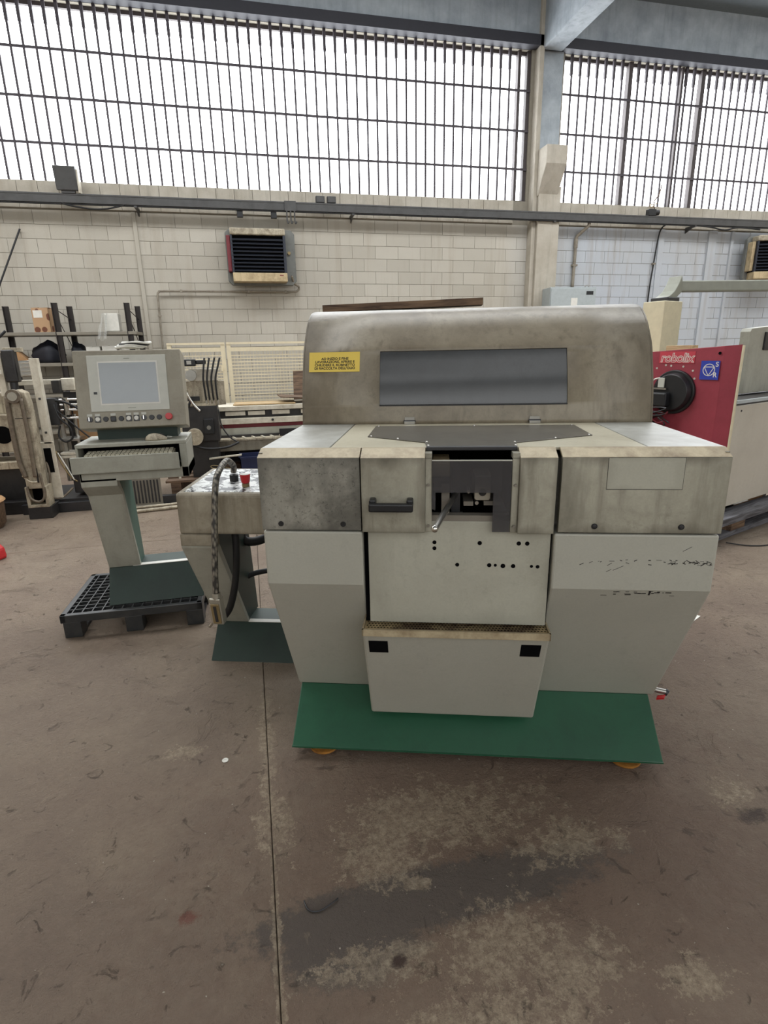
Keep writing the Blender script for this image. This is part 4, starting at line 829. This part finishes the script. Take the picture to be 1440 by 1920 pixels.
# ------------------------------------------------------------------ shelf rack by the wall
rk = thing('shelf_rack', 'dark steel shelf rack against the wall behind the left machines', 'rack', (0, 0, 0))
for x, y, zt in ((-3.62, 9.28, 2.25), (-2.62, 9.28, 2.25), (-1.66, 9.28, 2.25), (-3.42, 9.78, 2.24), (-2.56, 9.78, 2.24), (-1.60, 9.78, 2.24)):
    MB().box(x-0.035, x+0.035, y-0.02, y+0.02, 0, zt).box(x-0.035, x-0.025, y-0.045, y+0.03, 0, zt).build('upright', M['rackdark'], rk)
for z in (1.86, 1.43, 0.98, 0.45): MB().box(-3.65, -1.57, 9.24, 9.82, z-0.05, z-0.005).build('shelf', M['shelf'], rk, 0.004)
for x in (-2.60, -1.64):
    MB().cyl((x, 9.3, 2.15), (x+0.04, 9.76, 2.05), 0.006, None, 6).build('tie', M['rackdark'], rk); MB().cyl((x, 9.3, 2.0), (x+0.05, 9.76, 1.5), 0.006, None, 6).build('tie', M['rackdark'], rk)
def carton(name, m, lab, x0, x1, y0, y1, z0, z1, cat='box', rz=0):
    t = thing(name, lab, cat, ((x0+x1)/2, (y0+y1)/2, z0), rz); w, d, h = (x1-x0)/2, (y1-y0)/2, z1-z0
    box('carton', m, t, -w, w, -d, d, 0, h-0.004, 0.004)
    for s_ in (-1, 1): MB().obox((s_*w*0.52, 0, h), (w*0.47, 0, 0.002), (0, d*0.99, 0), (0, 0, 0.003)).build('flap', m, t)
    return t
t = carton('printed_carton', M['cardprint'], 'brown carton with round print on the top rack shelf', -2.95, -2.73, 9.35, 9.60, 1.856, 2.19, 'box', R(-4))
MB().obox((-0.03, -0.127, 0.25), (0.06, 0, 0), (0, 0.001, 0), (0, 0, 0.05)).build('paper_label', M['paper'], t)
t = thing('foam_block', 'white foam block half wrapped in clear film on the top rack shelf', 'foam block', (-1.91, 9.37, 1.856))
box('block', M['white'], t, -0.09, 0.11, -0.10, 0.10, 0, 0.25, 0.01)
MB().grid(6, 8, lambda u, v: (-0.20+0.12*u*(1-0.3*v)+0.1*v, -0.16-0.02*math.sin(6*u), -0.12+0.36*v+0.02*math.sin(9*u+5*v))).build('film', M['bag'], t, smooth=True)
def sack(lab, x, y, z, sx, sy, sz, seed, m='sack'):
    rr = random.Random(seed); bm = bmesh.new(); bmesh.ops.create_icosphere(bm, subdivisions=3, radius=1)
    ph = [rr.uniform(0, 6) for _ in range(4)]
    for v in bm.verts:
        c = v.co; k = 1+0.10*math.sin(5*c.x+ph[0])+0.08*math.sin(7*c.y+4*c.z+ph[1])+0.05*math.sin(11*c.x+9*c.z+ph[2])
        v.co = Vector((c.x*sx*k, c.y*sy*k, max(c.z*k, -0.55)*sz+0.55*sz))
    me = bpy.data.meshes.new('sack'); bm.to_mesh(me); bm.free(); me.shade_smooth(); me.materials.append(M[m])
    o = bpy.data.objects.new('sack', me); col.objects.link(o); o.location = (x, y, z); return tag(o, lab, 'sack', 'dark sacks on the rack')
sack('rounded dark sack on the second rack shelf, left of the upright', -2.86, 9.5, 1.432, 0.22, 0.16, 0.19, 1); sack('crumpled dark sack on the second rack shelf, behind the upright', -2.46, 9.52, 1.432, 0.10, 0.15, 0.18, 5)
t = thing('cardboard_box', 'torn open cardboard box on the second rack shelf by the sacks', 'box', (-3.28, 9.40, 1.428), R(5))
MB().prism([(-0.25, 0), (-0.20, 0.12), (-0.12, 0.20), (0.02, 0.21), (0.22, 0.0)], 'y', -0.12, 0.12).build('side', M['card'], t, 0.003); MB().obox((-0.13, -0.124, 0.06), (0.10, 0, 0), (0, 0.001, 0), (0, 0, 0.05)).build('printed_band', M['heatred'], t)
for k, (x0, x1, h, nm, lb_) in enumerate(((-2.32, -2.13, 0.22, 'box', 'low white box on the second rack shelf above the console, leftmost of three'), (-2.10, -1.90, 0.23, 'box', 'middle of three white boxes on the second rack shelf'), (-1.87, -1.66, 0.27, 'tub', 'tallest white tub on the second rack shelf, beside the right upright'))):
    if nm == 'box': carton('white_box', M['white'], lb_, x0, x1, 9.36, 9.56, 1.427, 1.427+h)
    else:
        t = thing('white_tub', lb_, 'tub', ((x0+x1)/2, 9.46, 1.427)); MB().lathe([(0.085, 0), (0.10, h), (0.092, h), (0.08, 0.02), (0.0, 0.02)], 24).build('bowl', M['white'], t, smooth='auto'); MB().lathe([(0.101, h-0.02), (0.108, h-0.012), (0.108, h), (0.10, h+0.002)], 24).build('rim', M['white'], t, smooth='auto')
for k, (x0, x1, h, m, lb_) in enumerate(((-2.66, -2.58, 0.20, 'heatred', 'narrow red box on the lower rack shelf'), (-2.56, -2.42, 0.21, 'card', 'brown carton on the lower rack shelf beside the red box'), (-2.40, -2.28, 0.15, 'woodpale', 'pale small carton on the lower rack shelf'), (-2.24, -1.98, 0.26, 'railsteel', 'grey metal box on the lower rack shelf behind the console'))):
    carton('small_carton', M[m], lb_, x0, x1, 9.34, 9.52, 0.977, 0.977+h)
po_ = thing('black_pole', 'thin black pole leaning against the wall at the left edge', 'pole', (-4.55, 9.2, 0))
MB().cyl((0, 0, 0.002), (1.42, 0.86, 3.34), 0.013, None, 10).build('tube', M['black'], po_, smooth='auto'); MB().lathe([(0.018, 0), (0.018, 0.03)], 10).build('end_cap', M['rubber'], po_)

# ------------------------------------------------------------------ guard fence panels
def fence(lab, x0, x1, y, grp='cream mesh guard panels'):
    t = thing('mesh_panel', lab, 'fence', (x0, y, 0), 0, grp); w = x1-x0
    for x in (0, w-0.05): box('post', M['fence'], t, x, x+0.05, -0.025, 0.025, 0, 1.62)
    for z in (0.12, 1.535): box('rail', M['fence'], t, 0.05, w-0.05, -0.02, 0.02, z, z+0.05)
    box('cap', M['fence'], t, -0.0, w, -0.03, 0.03, 1.62, 1.645)
    wires = MB()
    z = 0.20
    while z < 1.52: wires.box(0.05, w-0.05, -0.006, 0.0, z, z+0.013); z += 0.04
    x = 0.08
    while x < w-0.06: wires.box(x, x+0.005, 0.0, 0.005, 0.17, 1.53); x += 0.04
    wires.build('wire_mesh', M['fence'], t)['kind'] = 'stuff'
    for z in (0.5, 1.3): box('hinge', M['fence'], t, w-0.065, w-0.045, -0.04, -0.025, z, z+0.06)
    return t
fence('cream wire mesh guard panel behind the console screen', -0.95, -0.27, 7.5); fence('wide cream wire mesh guard panel next to the machine hood', -0.25, 0.95, 7.5)
fence('cream wire mesh guard panel mostly hidden behind the machine hood', 0.97, 2.2, 7.5)

# ------------------------------------------------------------------ long bench machine behind
bn = thing('feeder_bench', 'long pale feeder bench with slatted track behind the pedestal', 'bench', (0, 6.6, 0))
X0, X1 = -0.46, 1.9
box('top_beam', M['oldwhite'], bn, X0, X1, -0.02, 0.5, 0.885, 0.935, 0.004)
box('slot', M['grease'], bn, X0, X1, 0.03, 0.45, 0.80, 0.885); 
for a, b in ((-0.30, -0.08), (-0.05, 0.14), (0.22, 0.42), (0.55, 0.8)): box('spacer', M['oldwhite'], bn, a, b, -0.01, 0.06, 0.83, 0.875, 0.003)
box('upper_beam', M['oldwhite'], bn, X0, X1, -0.02, 0.45, 0.735, 0.80, 0.004); box('gap_strip', M['heatred'], bn, X0, X1, 0.02, 0.42, 0.69, 0.735)
MB().cyl((0.22, -0.02, 0.77), (0.22, -0.026, 0.77), 0.014).build('bolt', M['darksteel'], bn, smooth='auto')
box('apron', M['stand'], bn, X0, X1, -0.01, 0.40, 0.60, 0.69, 0.003)
box('track', M['oldcream'], bn, X0, X1, -0.16, 0.0, 0.565, 0.585, 0.002); box('track_back', M['grease'], bn, X0, X1, -0.03, -0.011, 0.585, 0.615)
for i in range(20): MB().obox((-0.22+i*0.105, -0.09, 0.592), (0.010, 0.0, 0), (-0.018, 0.065, 0), (0, 0, 0.006)).build('slat', M['oldwhite'], bn)
box('lower_apron', M['standdirty'], bn, X0, X1, -0.14, 0.35, 0.45, 0.565, 0.003)
for x in (-0.42, 0.35, 1.1, 1.8): box('leg', M['grease'], bn, x, x+0.07, 0.0, 0.08, 0.232, 0.45); box('leg', M['grease'], bn, x, x+0.07, 0.3, 0.38, 0.232, 0.45)
box('back_panel', M['grease'], bn, X0, X1, 0.40, 0.43, 0.232, 0.80)
box('black_duct', M['black'], bn, 0.28, 0.55, -0.18, -0.15, 0.60, 0.68, 0.003)
for k, (x0, x1, y0, y1, z, m, lb_, rz) in enumerate(((-0.20, 0.50, 6.62, 7.0, 0.938, 'woodpale', 'pale plywood sheet lying on top of the feeder bench', -2), (0.32, 1.2, 6.66, 7.05, 0.985, 'wood', 'dark curved board lying on the feeder bench near the hood', 3))):
    o = tag(MB().grid(8, 3, lambda u, v: ((u-0.5)*(x1-x0), (v-0.5)*(y1-y0), 0.004+0.03*k*abs(u-0.4)*2)).build('board', M[m], None, solid=0.012), lb_, 'board'); o.location = ((x0+x1)/2, (y0+y1)/2, z+0.01); o.rotation_euler = (0, 0, R(rz))
o = tag(MB().obox((0, 0, 0.17), (0.10, 0, 0.0), (0, 0.008, 0.0), (0.01, 0.06, 0.17)).build('brown_panel', M['wood'], None, 0.002), 'brown panel leaning at the back of the feeder bench beside the hood', 'panel'); o.location = (0.62, 7.12, 0.95)
# pallet under the bench
pa = thing('wooden_pallet', 'wooden pallet carrying the feeder bench and blue crate', 'pallet', (-0.95, 6.1, 0))
for j in range(5): box('top_board', M['wood'], pa, 0, 2.9, j*0.20, j*0.20+0.13, 0.205, 0.228, 0.002)
for i in range(4): box('bearer', M['wood'], pa, 0.05+i*0.9, 0.15+i*0.9, 0, 0.93, 0.03, 0.203)
for j in (0, 0.4, 0.8): box('bottom_board', M['wood'], pa, 0, 2.9, j, j+0.12, 0.0, 0.028)
bc = thing('blue_crate', 'navy blue plastic crate on the pallet under the feeder bench', 'crate', (0.12, 6.22, 0.23))
MB().box(-0.29, 0.29, -0.09, -0.082, 0, 0.20).box(-0.29, 0.29, 0.16, 0.168, 0, 0.20).box(-0.29, -0.282, -0.09, 0.168, 0, 0.20).box(0.282, 0.29, -0.09, 0.168, 0, 0.20).box(-0.29, 0.29, -0.09, 0.168, 0, 0.01).build('tub', M['crateblue'], bc)
MB().box(-0.305, 0.305, -0.105, -0.09, 0.185, 0.205).box(-0.305, 0.305, 0.168, 0.183, 0.185, 0.205).box(-0.305, -0.29, -0.105, 0.183, 0.185, 0.205).box(0.29, 0.305, -0.105, 0.183, 0.185, 0.205).build('rim', M['crateblue'], bc)
for x in (-0.2, 0, 0.2): box('rib', M['crateblue'], bc, x-0.008, x+0.008, -0.10, -0.09, 0, 0.185)
t = thing('copper_wire_coil', 'tangle of copper coloured wire in front of the blue crate', 'wire coil', (-0.33, 6.11, 0.23))
for k in range(6): MB().tube([((0.10+0.01*k)*math.cos(a), 0.07*math.sin(a), 0.03+0.02*k*(0.5+0.5*math.sin(a+k))) for a in [2*math.pi*i/12 for i in range(13)]], 0.005, 6, 3).build('turn', M['brass'], t, smooth=True)
o = tag(MB().cyl((-0.80, 6.12, 0.245), (-0.84, 6.16, 0.55), 0.013).build('steel_bar', M['oldwhite'], None, smooth='auto'), 'pale steel bar leaning upright on the pallet beside the console', 'bar')
o = tag(MB().obox((-0.32, 6.18, 0.44), (0.17, 0, 0.012), (0, 0.02, 0), (0, 0, 0.008)).build('pale_lath', M['oldwhite'], None, 0.002), 'pale lath held under the feeder bench above the wire tangle', 'lath')

# hydraulic head unit with hoses
hu = thing('hydraulic_unit', 'black greasy hydraulic unit with upright hoses beside the console screen', 'hydraulic unit', (-0.545, 6.16, 0.23))
def q(z): return z-0.23
box('stand', M['grease'], hu, -0.13, 0.16, 0.05, 0.30, 0, q(0.64)); box('block', M['grease'], hu, -0.18, 0.19, -0.02, 0.25, q(0.62), q(0.99), 0.01)
box('back_plate', M['oldcream'], hu, -0.10, 0.28, 0.06, 0.10, q(0.99), q(1.24), 0.004); box('back_plate', M['oldwhite'], hu, -0.06, 0.22, 0.05, 0.10, q(1.24), q(1.36), 0.004)
box('mount', M['oldcream'], hu, -0.14, 0.18, -0.02, 0.20, q(0.99), q(1.01)); box('slot', M['black'], hu, -0.11, 0.02, 0.045, 0.06, q(1.04), q(1.085))
MB().box(-0.12, 0.02, -0.01, 0.10, q(1.39), q(1.46)).box(0.02, 0.12, 0.02, 0.07, q(1.41), q(1.45)).box(-0.16, -0.12, 0.0, 0.06, q(1.41), q(1.45)).build('valve', M['black'], hu, 0.01)
box('valve_plate', M['steel'], hu, -0.065, -0.02, -0.015, -0.01, q(1.41), q(1.445)); MB().cyl((-0.04, 0.0, q(1.30)), (-0.04, 0.05, q(1.30)), 0.055).build('flange', M['steel'], hu, smooth='auto')
MB().cyl((-0.06, -0.10, q(0.68)), (-0.06, -0.02, q(0.68)), 0.085, None, 28).build('motor_end', M['oldcream'], hu, smooth='auto'); MB().cyl((-0.06, -0.106, q(0.68)), (-0.06, -0.10, q(0.68)), 0.05).build('end_cap', M['oldcream'], hu, smooth='auto')
MB().box(0.04, 0.14, -0.06, -0.02, q(0.70), q(0.86)).build('gearbox', M['black'], hu, 0.008); MB().cyl((0.09, -0.07, q(0.77)), (0.09, -0.06, q(0.77)), 0.022).build('gauge', M['steel'], hu, smooth='auto')
for k, x in enumerate((0.09, 0.125, 0.165, 0.205)):
    h_ = MB().tube([(x, 0.0, q(1.01)), (x-0.005, -0.01, q(1.12)), (x-0.01+0.002*k, -0.01, q(1.26)), (x+0.005+0.008*k, 0.0, q(1.38)), (x+0.02+0.012*k, 0.02, q(1.47))], 0.0095).build('hose', M['rubber'], hu, smooth=True)
    MB().cyl((x, 0.0, q(1.0)), (x, 0.0, q(1.05)), 0.013).build('fitting', M['chrome'], h_, smooth='auto')
MB().tube([(-0.14, -0.03, q(1.32)), (-0.10, -0.05, q(1.15)), (-0.05, -0.05, q(1.03)), (0.02, -0.05, q(0.94))], 0.014).build('hose', M['chrome'], hu, smooth=True); MB().tube([(-0.06, -0.05, q(1.06)), (-0.10, -0.05, q(0.98)), (-0.16, -0.04, q(0.92))], 0.013).build('hose', M['rubber'], hu, smooth=True)
MB().tube([(0.20, -0.02, q(0.95)), (0.22, -0.04, q(0.78)), (0.29, -0.05, q(0.66)), (0.36, -0.04, q(0.605))], 0.007).build('cable', M['rubber'], hu, smooth=True); MB().tube([(-0.12, -0.06, q(0.60)), (0.06, -0.10, q(0.555)), (0.25, -0.10, q(0.56)), (0.38, -0.06, q(0.60))], 0.012).build('cable', M['rubber'], hu, smooth=True)

# ------------------------------------------------------------------ old machine at the left
om = thing('transfer_machine', 'old cream transfer machine with belt arm, white post and many hoses at left', 'machine', (-2.1, 6.0, 0))
box('base', M['grease'], om, -0.95, 0.95, 0.05, 0.75, 0, 0.13, 0.006); box('floor_rail', M['darksteel'], om, -0.2, 1.3, 0.0, 0.06, 0.0, 0.10, 0.004)
# white post with its lower box
pst = MB().box(0.115, 0.185, -0.03, 0.04, 0.70, 1.50).build('post', M['oldwhite'], om, 0.004)
MB().box(0.05, 0.20, -0.03, -0.02, 0.16, 0.72).build('post_foot', M['oldwhite'], pst, 0.004); box('post_opening', M['blackmatte'], pst, 0.10, 0.165, -0.034, -0.03, 0.42, 0.66)
for z in (1.12, 0.80): box('bolt', M['darksteel'], pst, 0.14, 0.16, -0.034, -0.03, z, z+0.02)
# belt arm
ar = MB().prism([(-0.05, 0.30), (-0.06, 1.10), (-0.03, 1.20), (0.03, 1.23), (0.09, 1.20), (0.105, 1.10), (0.10, 0.30)], 'y', -0.20, -0.08).build('belt_arm', M['oldcream'], om, 0.01)
MB().cyl((0.0, -0.24, 1.17), (0.0, -0.20, 1.17), 0.062, None, 28).build('pulley', M['belt'], ar, smooth='auto'); MB().cyl((0.0, -0.25, 1.17), (0.0, -0.24, 1.17), 0.04, None, 24).build('pulley_hub', M['alu'], ar, smooth='auto')
MB().tube([(-0.055, -0.22, 1.17), (-0.065, -0.22, 0.9), (-0.06, -0.22, 0.6), (-0.03, -0.22, 0.42)], 0.022, 8).build('belt', M['belt'], ar, smooth=True); MB().tube([(0.055, -0.22, 1.15), (0.06, -0.22, 0.9), (0.055, -0.22, 0.6), (0.05, -0.22, 0.42)], 0.018, 8).build('belt', M['belt'], ar, smooth=True)
MB().tube([(-0.055, -0.22, 0.44), (0.0, -0.23, 0.38), (0.06, -0.22, 0.37)], 0.009).build('cable_tie', M['oldcream'], ar, smooth=True); box('seam', M['grease'], ar, -0.03, 0.10, -0.203, -0.20, 0.965, 0.972); box('slot', M['grease'], ar, 0.055, 0.07, -0.204, -0.20, 0.36, 0.50)
fo = MB().box(-0.07, -0.04, -0.20, -0.04, 0.13, 0.32).box(0.09, 0.12, -0.20, -0.04, 0.13, 0.32).box(-0.07, 0.12, -0.20, -0.04, 0.115, 0.145).build('foot_bracket', M['oldcream'], om, 0.006)
box('foot_opening', M['blackmatte'], fo, -0.04, 0.09, -0.10, -0.05, 0.145, 0.30); MB().tube([(-0.04, -0.21, 0.33), (-0.02, -0.23, 0.22), (0.05, -0.23, 0.18), (0.10, -0.22, 0.24), (0.09, -0.21, 0.45)], 0.012).build('hose', M['belt'], fo, smooth=True)
box('foot_plinth', M['grease'], om, -0.08, 0.13, -0.19, 0.05, 0.0, 0.115, 0.004)
# body blocks to the left
box('body', M['oldcream'], om, -0.75, -0.08, 0.10, 0.50, 0.62, 0.98, 0.008); MB().cyl((-0.27, 0.098, 0.79), (-0.27, 0.094, 0.79), 0.085, None, 28).build('round_opening', M['blackmatte'], om)
box('shelf_plate', M['oldcream'], om, -0.75, -0.12, 0.05, 0.45, 0.46, 0.53, 0.006); box('dark_body', M['grease'], om, -0.8, -0.10, 0.20, 0.60, 0.13, 0.46); box('upper_body', M['oldcream'], om, -0.7, -0.16, 0.25, 0.50, 0.98, 1.18, 0.008)
MB().box(-0.24, -0.18, 0.16, 0.22, 1.15, 1.56).build('upright_arm', M['oldwhite'], om, 0.006); MB().box(-0.17, -0.06, 0.14, 0.24, 1.28, 1.58).build('motor', M['grease'], om, 0.015)
MB().box(-0.16, 0.0, 0.18, 0.24, 1.56, 1.60).build('motor_plate', M['oldcream'], om, 0.004); MB().cyl((-0.12, 0.19, 1.05), (-0.12, 0.19, 1.28), 0.035).build('shaft', M['darksteel'], om, smooth='auto'); MB().box(-0.02, 0.12, 0.10, 0.20, 1.33, 1.48).build('head_block', M['steel'], om, 0.008)
for k in range(4): box('fin', M['chrome'], om, 0.0, 0.09, 0.085, 0.10, 1.34+k*0.037, 1.352+k*0.037)
MB().obox((-0.30, 0.05, 1.36), (0.14, 0, 0.015), (0, 0.02, 0), (-0.002, 0, 0.02)).build('lever', M['oldwhite'], om, 0.006); MB().tube([(-0.26, 0.12, 1.58), (-0.22, 0.10, 1.64), (-0.14, 0.10, 1.69), (-0.08, 0.12, 1.75)], 0.012).build('hose', M['rubber'], om, smooth=True); MB().tube([(-0.30, 0.12, 1.54), (-0.27, 0.10, 1.66), (-0.25, 0.1, 1.78)], 0.014).build('hose', M['white'], om, smooth=True)
# crossbar and the hose bundle to the right
box('cross_bar', M['oldwhite'], om, -0.16, 0.30, 0.38, 0.44, 1.24, 1.29, 0.004); box('cross_end', M['oldwhite'], om, 0.24, 0.36, 0.36, 0.46, 1.18, 1.30, 0.006); box('long_beam', M['oldwhite'], om, 0.30, 1.3, 0.40, 0.50, 1.16, 1.21, 0.004)
box('tie_plate', M['grease'], om, 0.17, 0.24, 0.30, 0.40, 1.16, 1.28); box('tan_panel', M['card'], om, 0.28, 0.62, 0.46, 0.49, 0.66, 1.0, 0.004); box('dark_panel', M['grease'], om, 0.20, 0.75, 0.50, 0.55, 0.13, 1.16)
MB().cyl((0.22, 0.22, 0.28), (0.22, 0.22, 1.12), 0.03).build('cylinder', M['steel'], om, smooth='auto'); MB().cyl((0.30, 0.20, 0.95), (0.30, 0.20, 1.12), 0.035).build('cylinder', M['chrome'], om, smooth='auto'); MB().cyl((0.34, 0.28, 0.5), (0.34, 0.28, 0.95), 0.018).build('cylinder', M['chrome'], om, smooth='auto')
for z in (1.10, 1.05, 1.0, 0.92): MB().cyl((0.25, 0.18, z), (0.48, 0.20, z), 0.012).build('pin', M['chrome'], om, smooth='auto')
for z, w in ((0.70, 0.20), (0.56, 0.26), (0.53, 0.28)): box('clamp', M['oldwhite'] if w > 0.25 else M['steel'], om, 0.20, 0.20+w, 0.10, 0.30, z, z+0.025, 0.003)
box('valve_block', M['grease'], om, 0.26, 0.46, 0.14, 0.36, 0.16, 0.50, 0.01); box('valve_block', M['darksteel'], om, 0.12, 0.24, 0.12, 0.30, 0.86, 1.12, 0.006)
hs = (([(0.24, 0.10, 1.10), (0.34, 0.06, 1.08), (0.46, 0.08, 1.0), (0.55, 0.12, 0.92)], 0.011, 'rubber'), ([(0.22, 0.10, 1.06), (0.26, 0.06, 0.94), (0.34, 0.06, 0.84), (0.35, 0.06, 0.74), (0.28, 0.06, 0.70), (0.23, 0.06, 0.76), (0.25, 0.08, 0.86)], 0.009, 'rubber'),
      ([(0.25, 0.08, 1.0), (0.40, 0.06, 0.84), (0.56, 0.05, 0.68)], 0.008, 'rubber'), ([(0.18, 0.04, 0.62), (0.22, 0.02, 0.5), (0.28, 0.02, 0.36), (0.33, 0.04, 0.30)], 0.008, 'brass'), ([(0.20, 0.03, 0.6), (0.26, 0.02, 0.46), (0.31, 0.02, 0.32)], 0.006, 'white'),
      ([(0.10, -0.02, 0.55), (0.12, -0.05, 0.4), (0.10, -0.06, 0.2), (0.18, -0.02, 0.16), (0.28, 0.04, 0.24)], 0.010, 'belt'))
for p, r, m in hs: MB().tube(p, r, 8).build('hose', M[m], om, smooth=True)
t = thing('oil_drum', 'brown rusty tub on the floor at the left edge', 'tub', (-2.58, 5.60, 0)); MB().lathe([(0.24, 0), (0.27, 0.04), (0.28, 0.26), (0.265, 0.26), (0.25, 0.05), (0, 0.05)], 28).build('tub', M['wood'], t, smooth='auto'); MB().lathe([(0.281, 0.24), (0.295, 0.25), (0.281, 0.265)], 28).build('rim', M['card'], t, smooth='auto')
t = thing('floor_grille', 'grey slotted ventilation grille leaning behind the console leg', 'grille', (-1.22, 5.98, 0), R(2))
box('frame', M['shelf'], t, -0.24, 0.24, 0.0, 0.012, 0.02, 0.30); 
for i in range(14): box('slat', M['darksteel'], t, -0.215+i*0.032, -0.200+i*0.032, -0.006, 0.0, 0.04, 0.28)
box('foot', M['shelf'], t, -0.24, 0.24, -0.03, 0.05, 0, 0.02)
for k, (a, b, r, lb_) in enumerate((((-1.45, 5.70, 0.02), (-0.45, 5.86, 0.02), 0.018, 'pale pipe lying on the floor behind the pedestal, nearer of two'), ((-1.45, 5.86, 0.016), (-0.45, 6.02, 0.016), 0.014, 'pale pipe lying on the floor behind the pedestal, farther of two'))):
    tag(MB().cyl(a, b, r).build('floor_pipe', M['oldcream'], None, smooth='auto'), lb_, 'pipe')
t = thing('red_toolbox', 'red plastic case corner at the left edge of the floor', 'case', (-2.16, 4.62, 0), R(-25))
MB().prism([(-0.35, 0.0), (-0.35, 0.14), (0.08, 0.14), (0.15, 0.09), (0.16, 0.0)], 'y', -0.14, 0.14).build('shell', M['red'], t, 0.02); MB().obox((-0.02, -0.142, 0.075), (0.07, 0, 0), (0, 0.003, 0), (0, 0, 0.022)).build('recess', M['black'], t); MB().box(-0.15, 0.0, -0.02, 0.02, 0.14, 0.165).build('grip', M['black'], t, 0.006)
# small litter on the floor
o = tag(MB().lathe([(0.009, 0), (0.012, 0.001), (0.012, 0.003), (0.009, 0.004), (0.006, 0.003), (0.006, 0.001)], 16).build('washer', M['white'], None), 'small pale washer lying on the floor left of the machine', 'washer'); o.location = (-0.21, 1.89, 0.0005)
tag(MB().tube([(0.03, 1.24, 0.006), (0.04, 1.21, 0.004), (0.07, 1.20, 0.004), (0.11, 1.215, 0.005), (0.125, 1.225, 0.004)], 0.0022, 6).build('wire_scrap', M['darksteel'], None, smooth=True), 'bent dark wire scrap on the floor in front of the machine', 'wire')
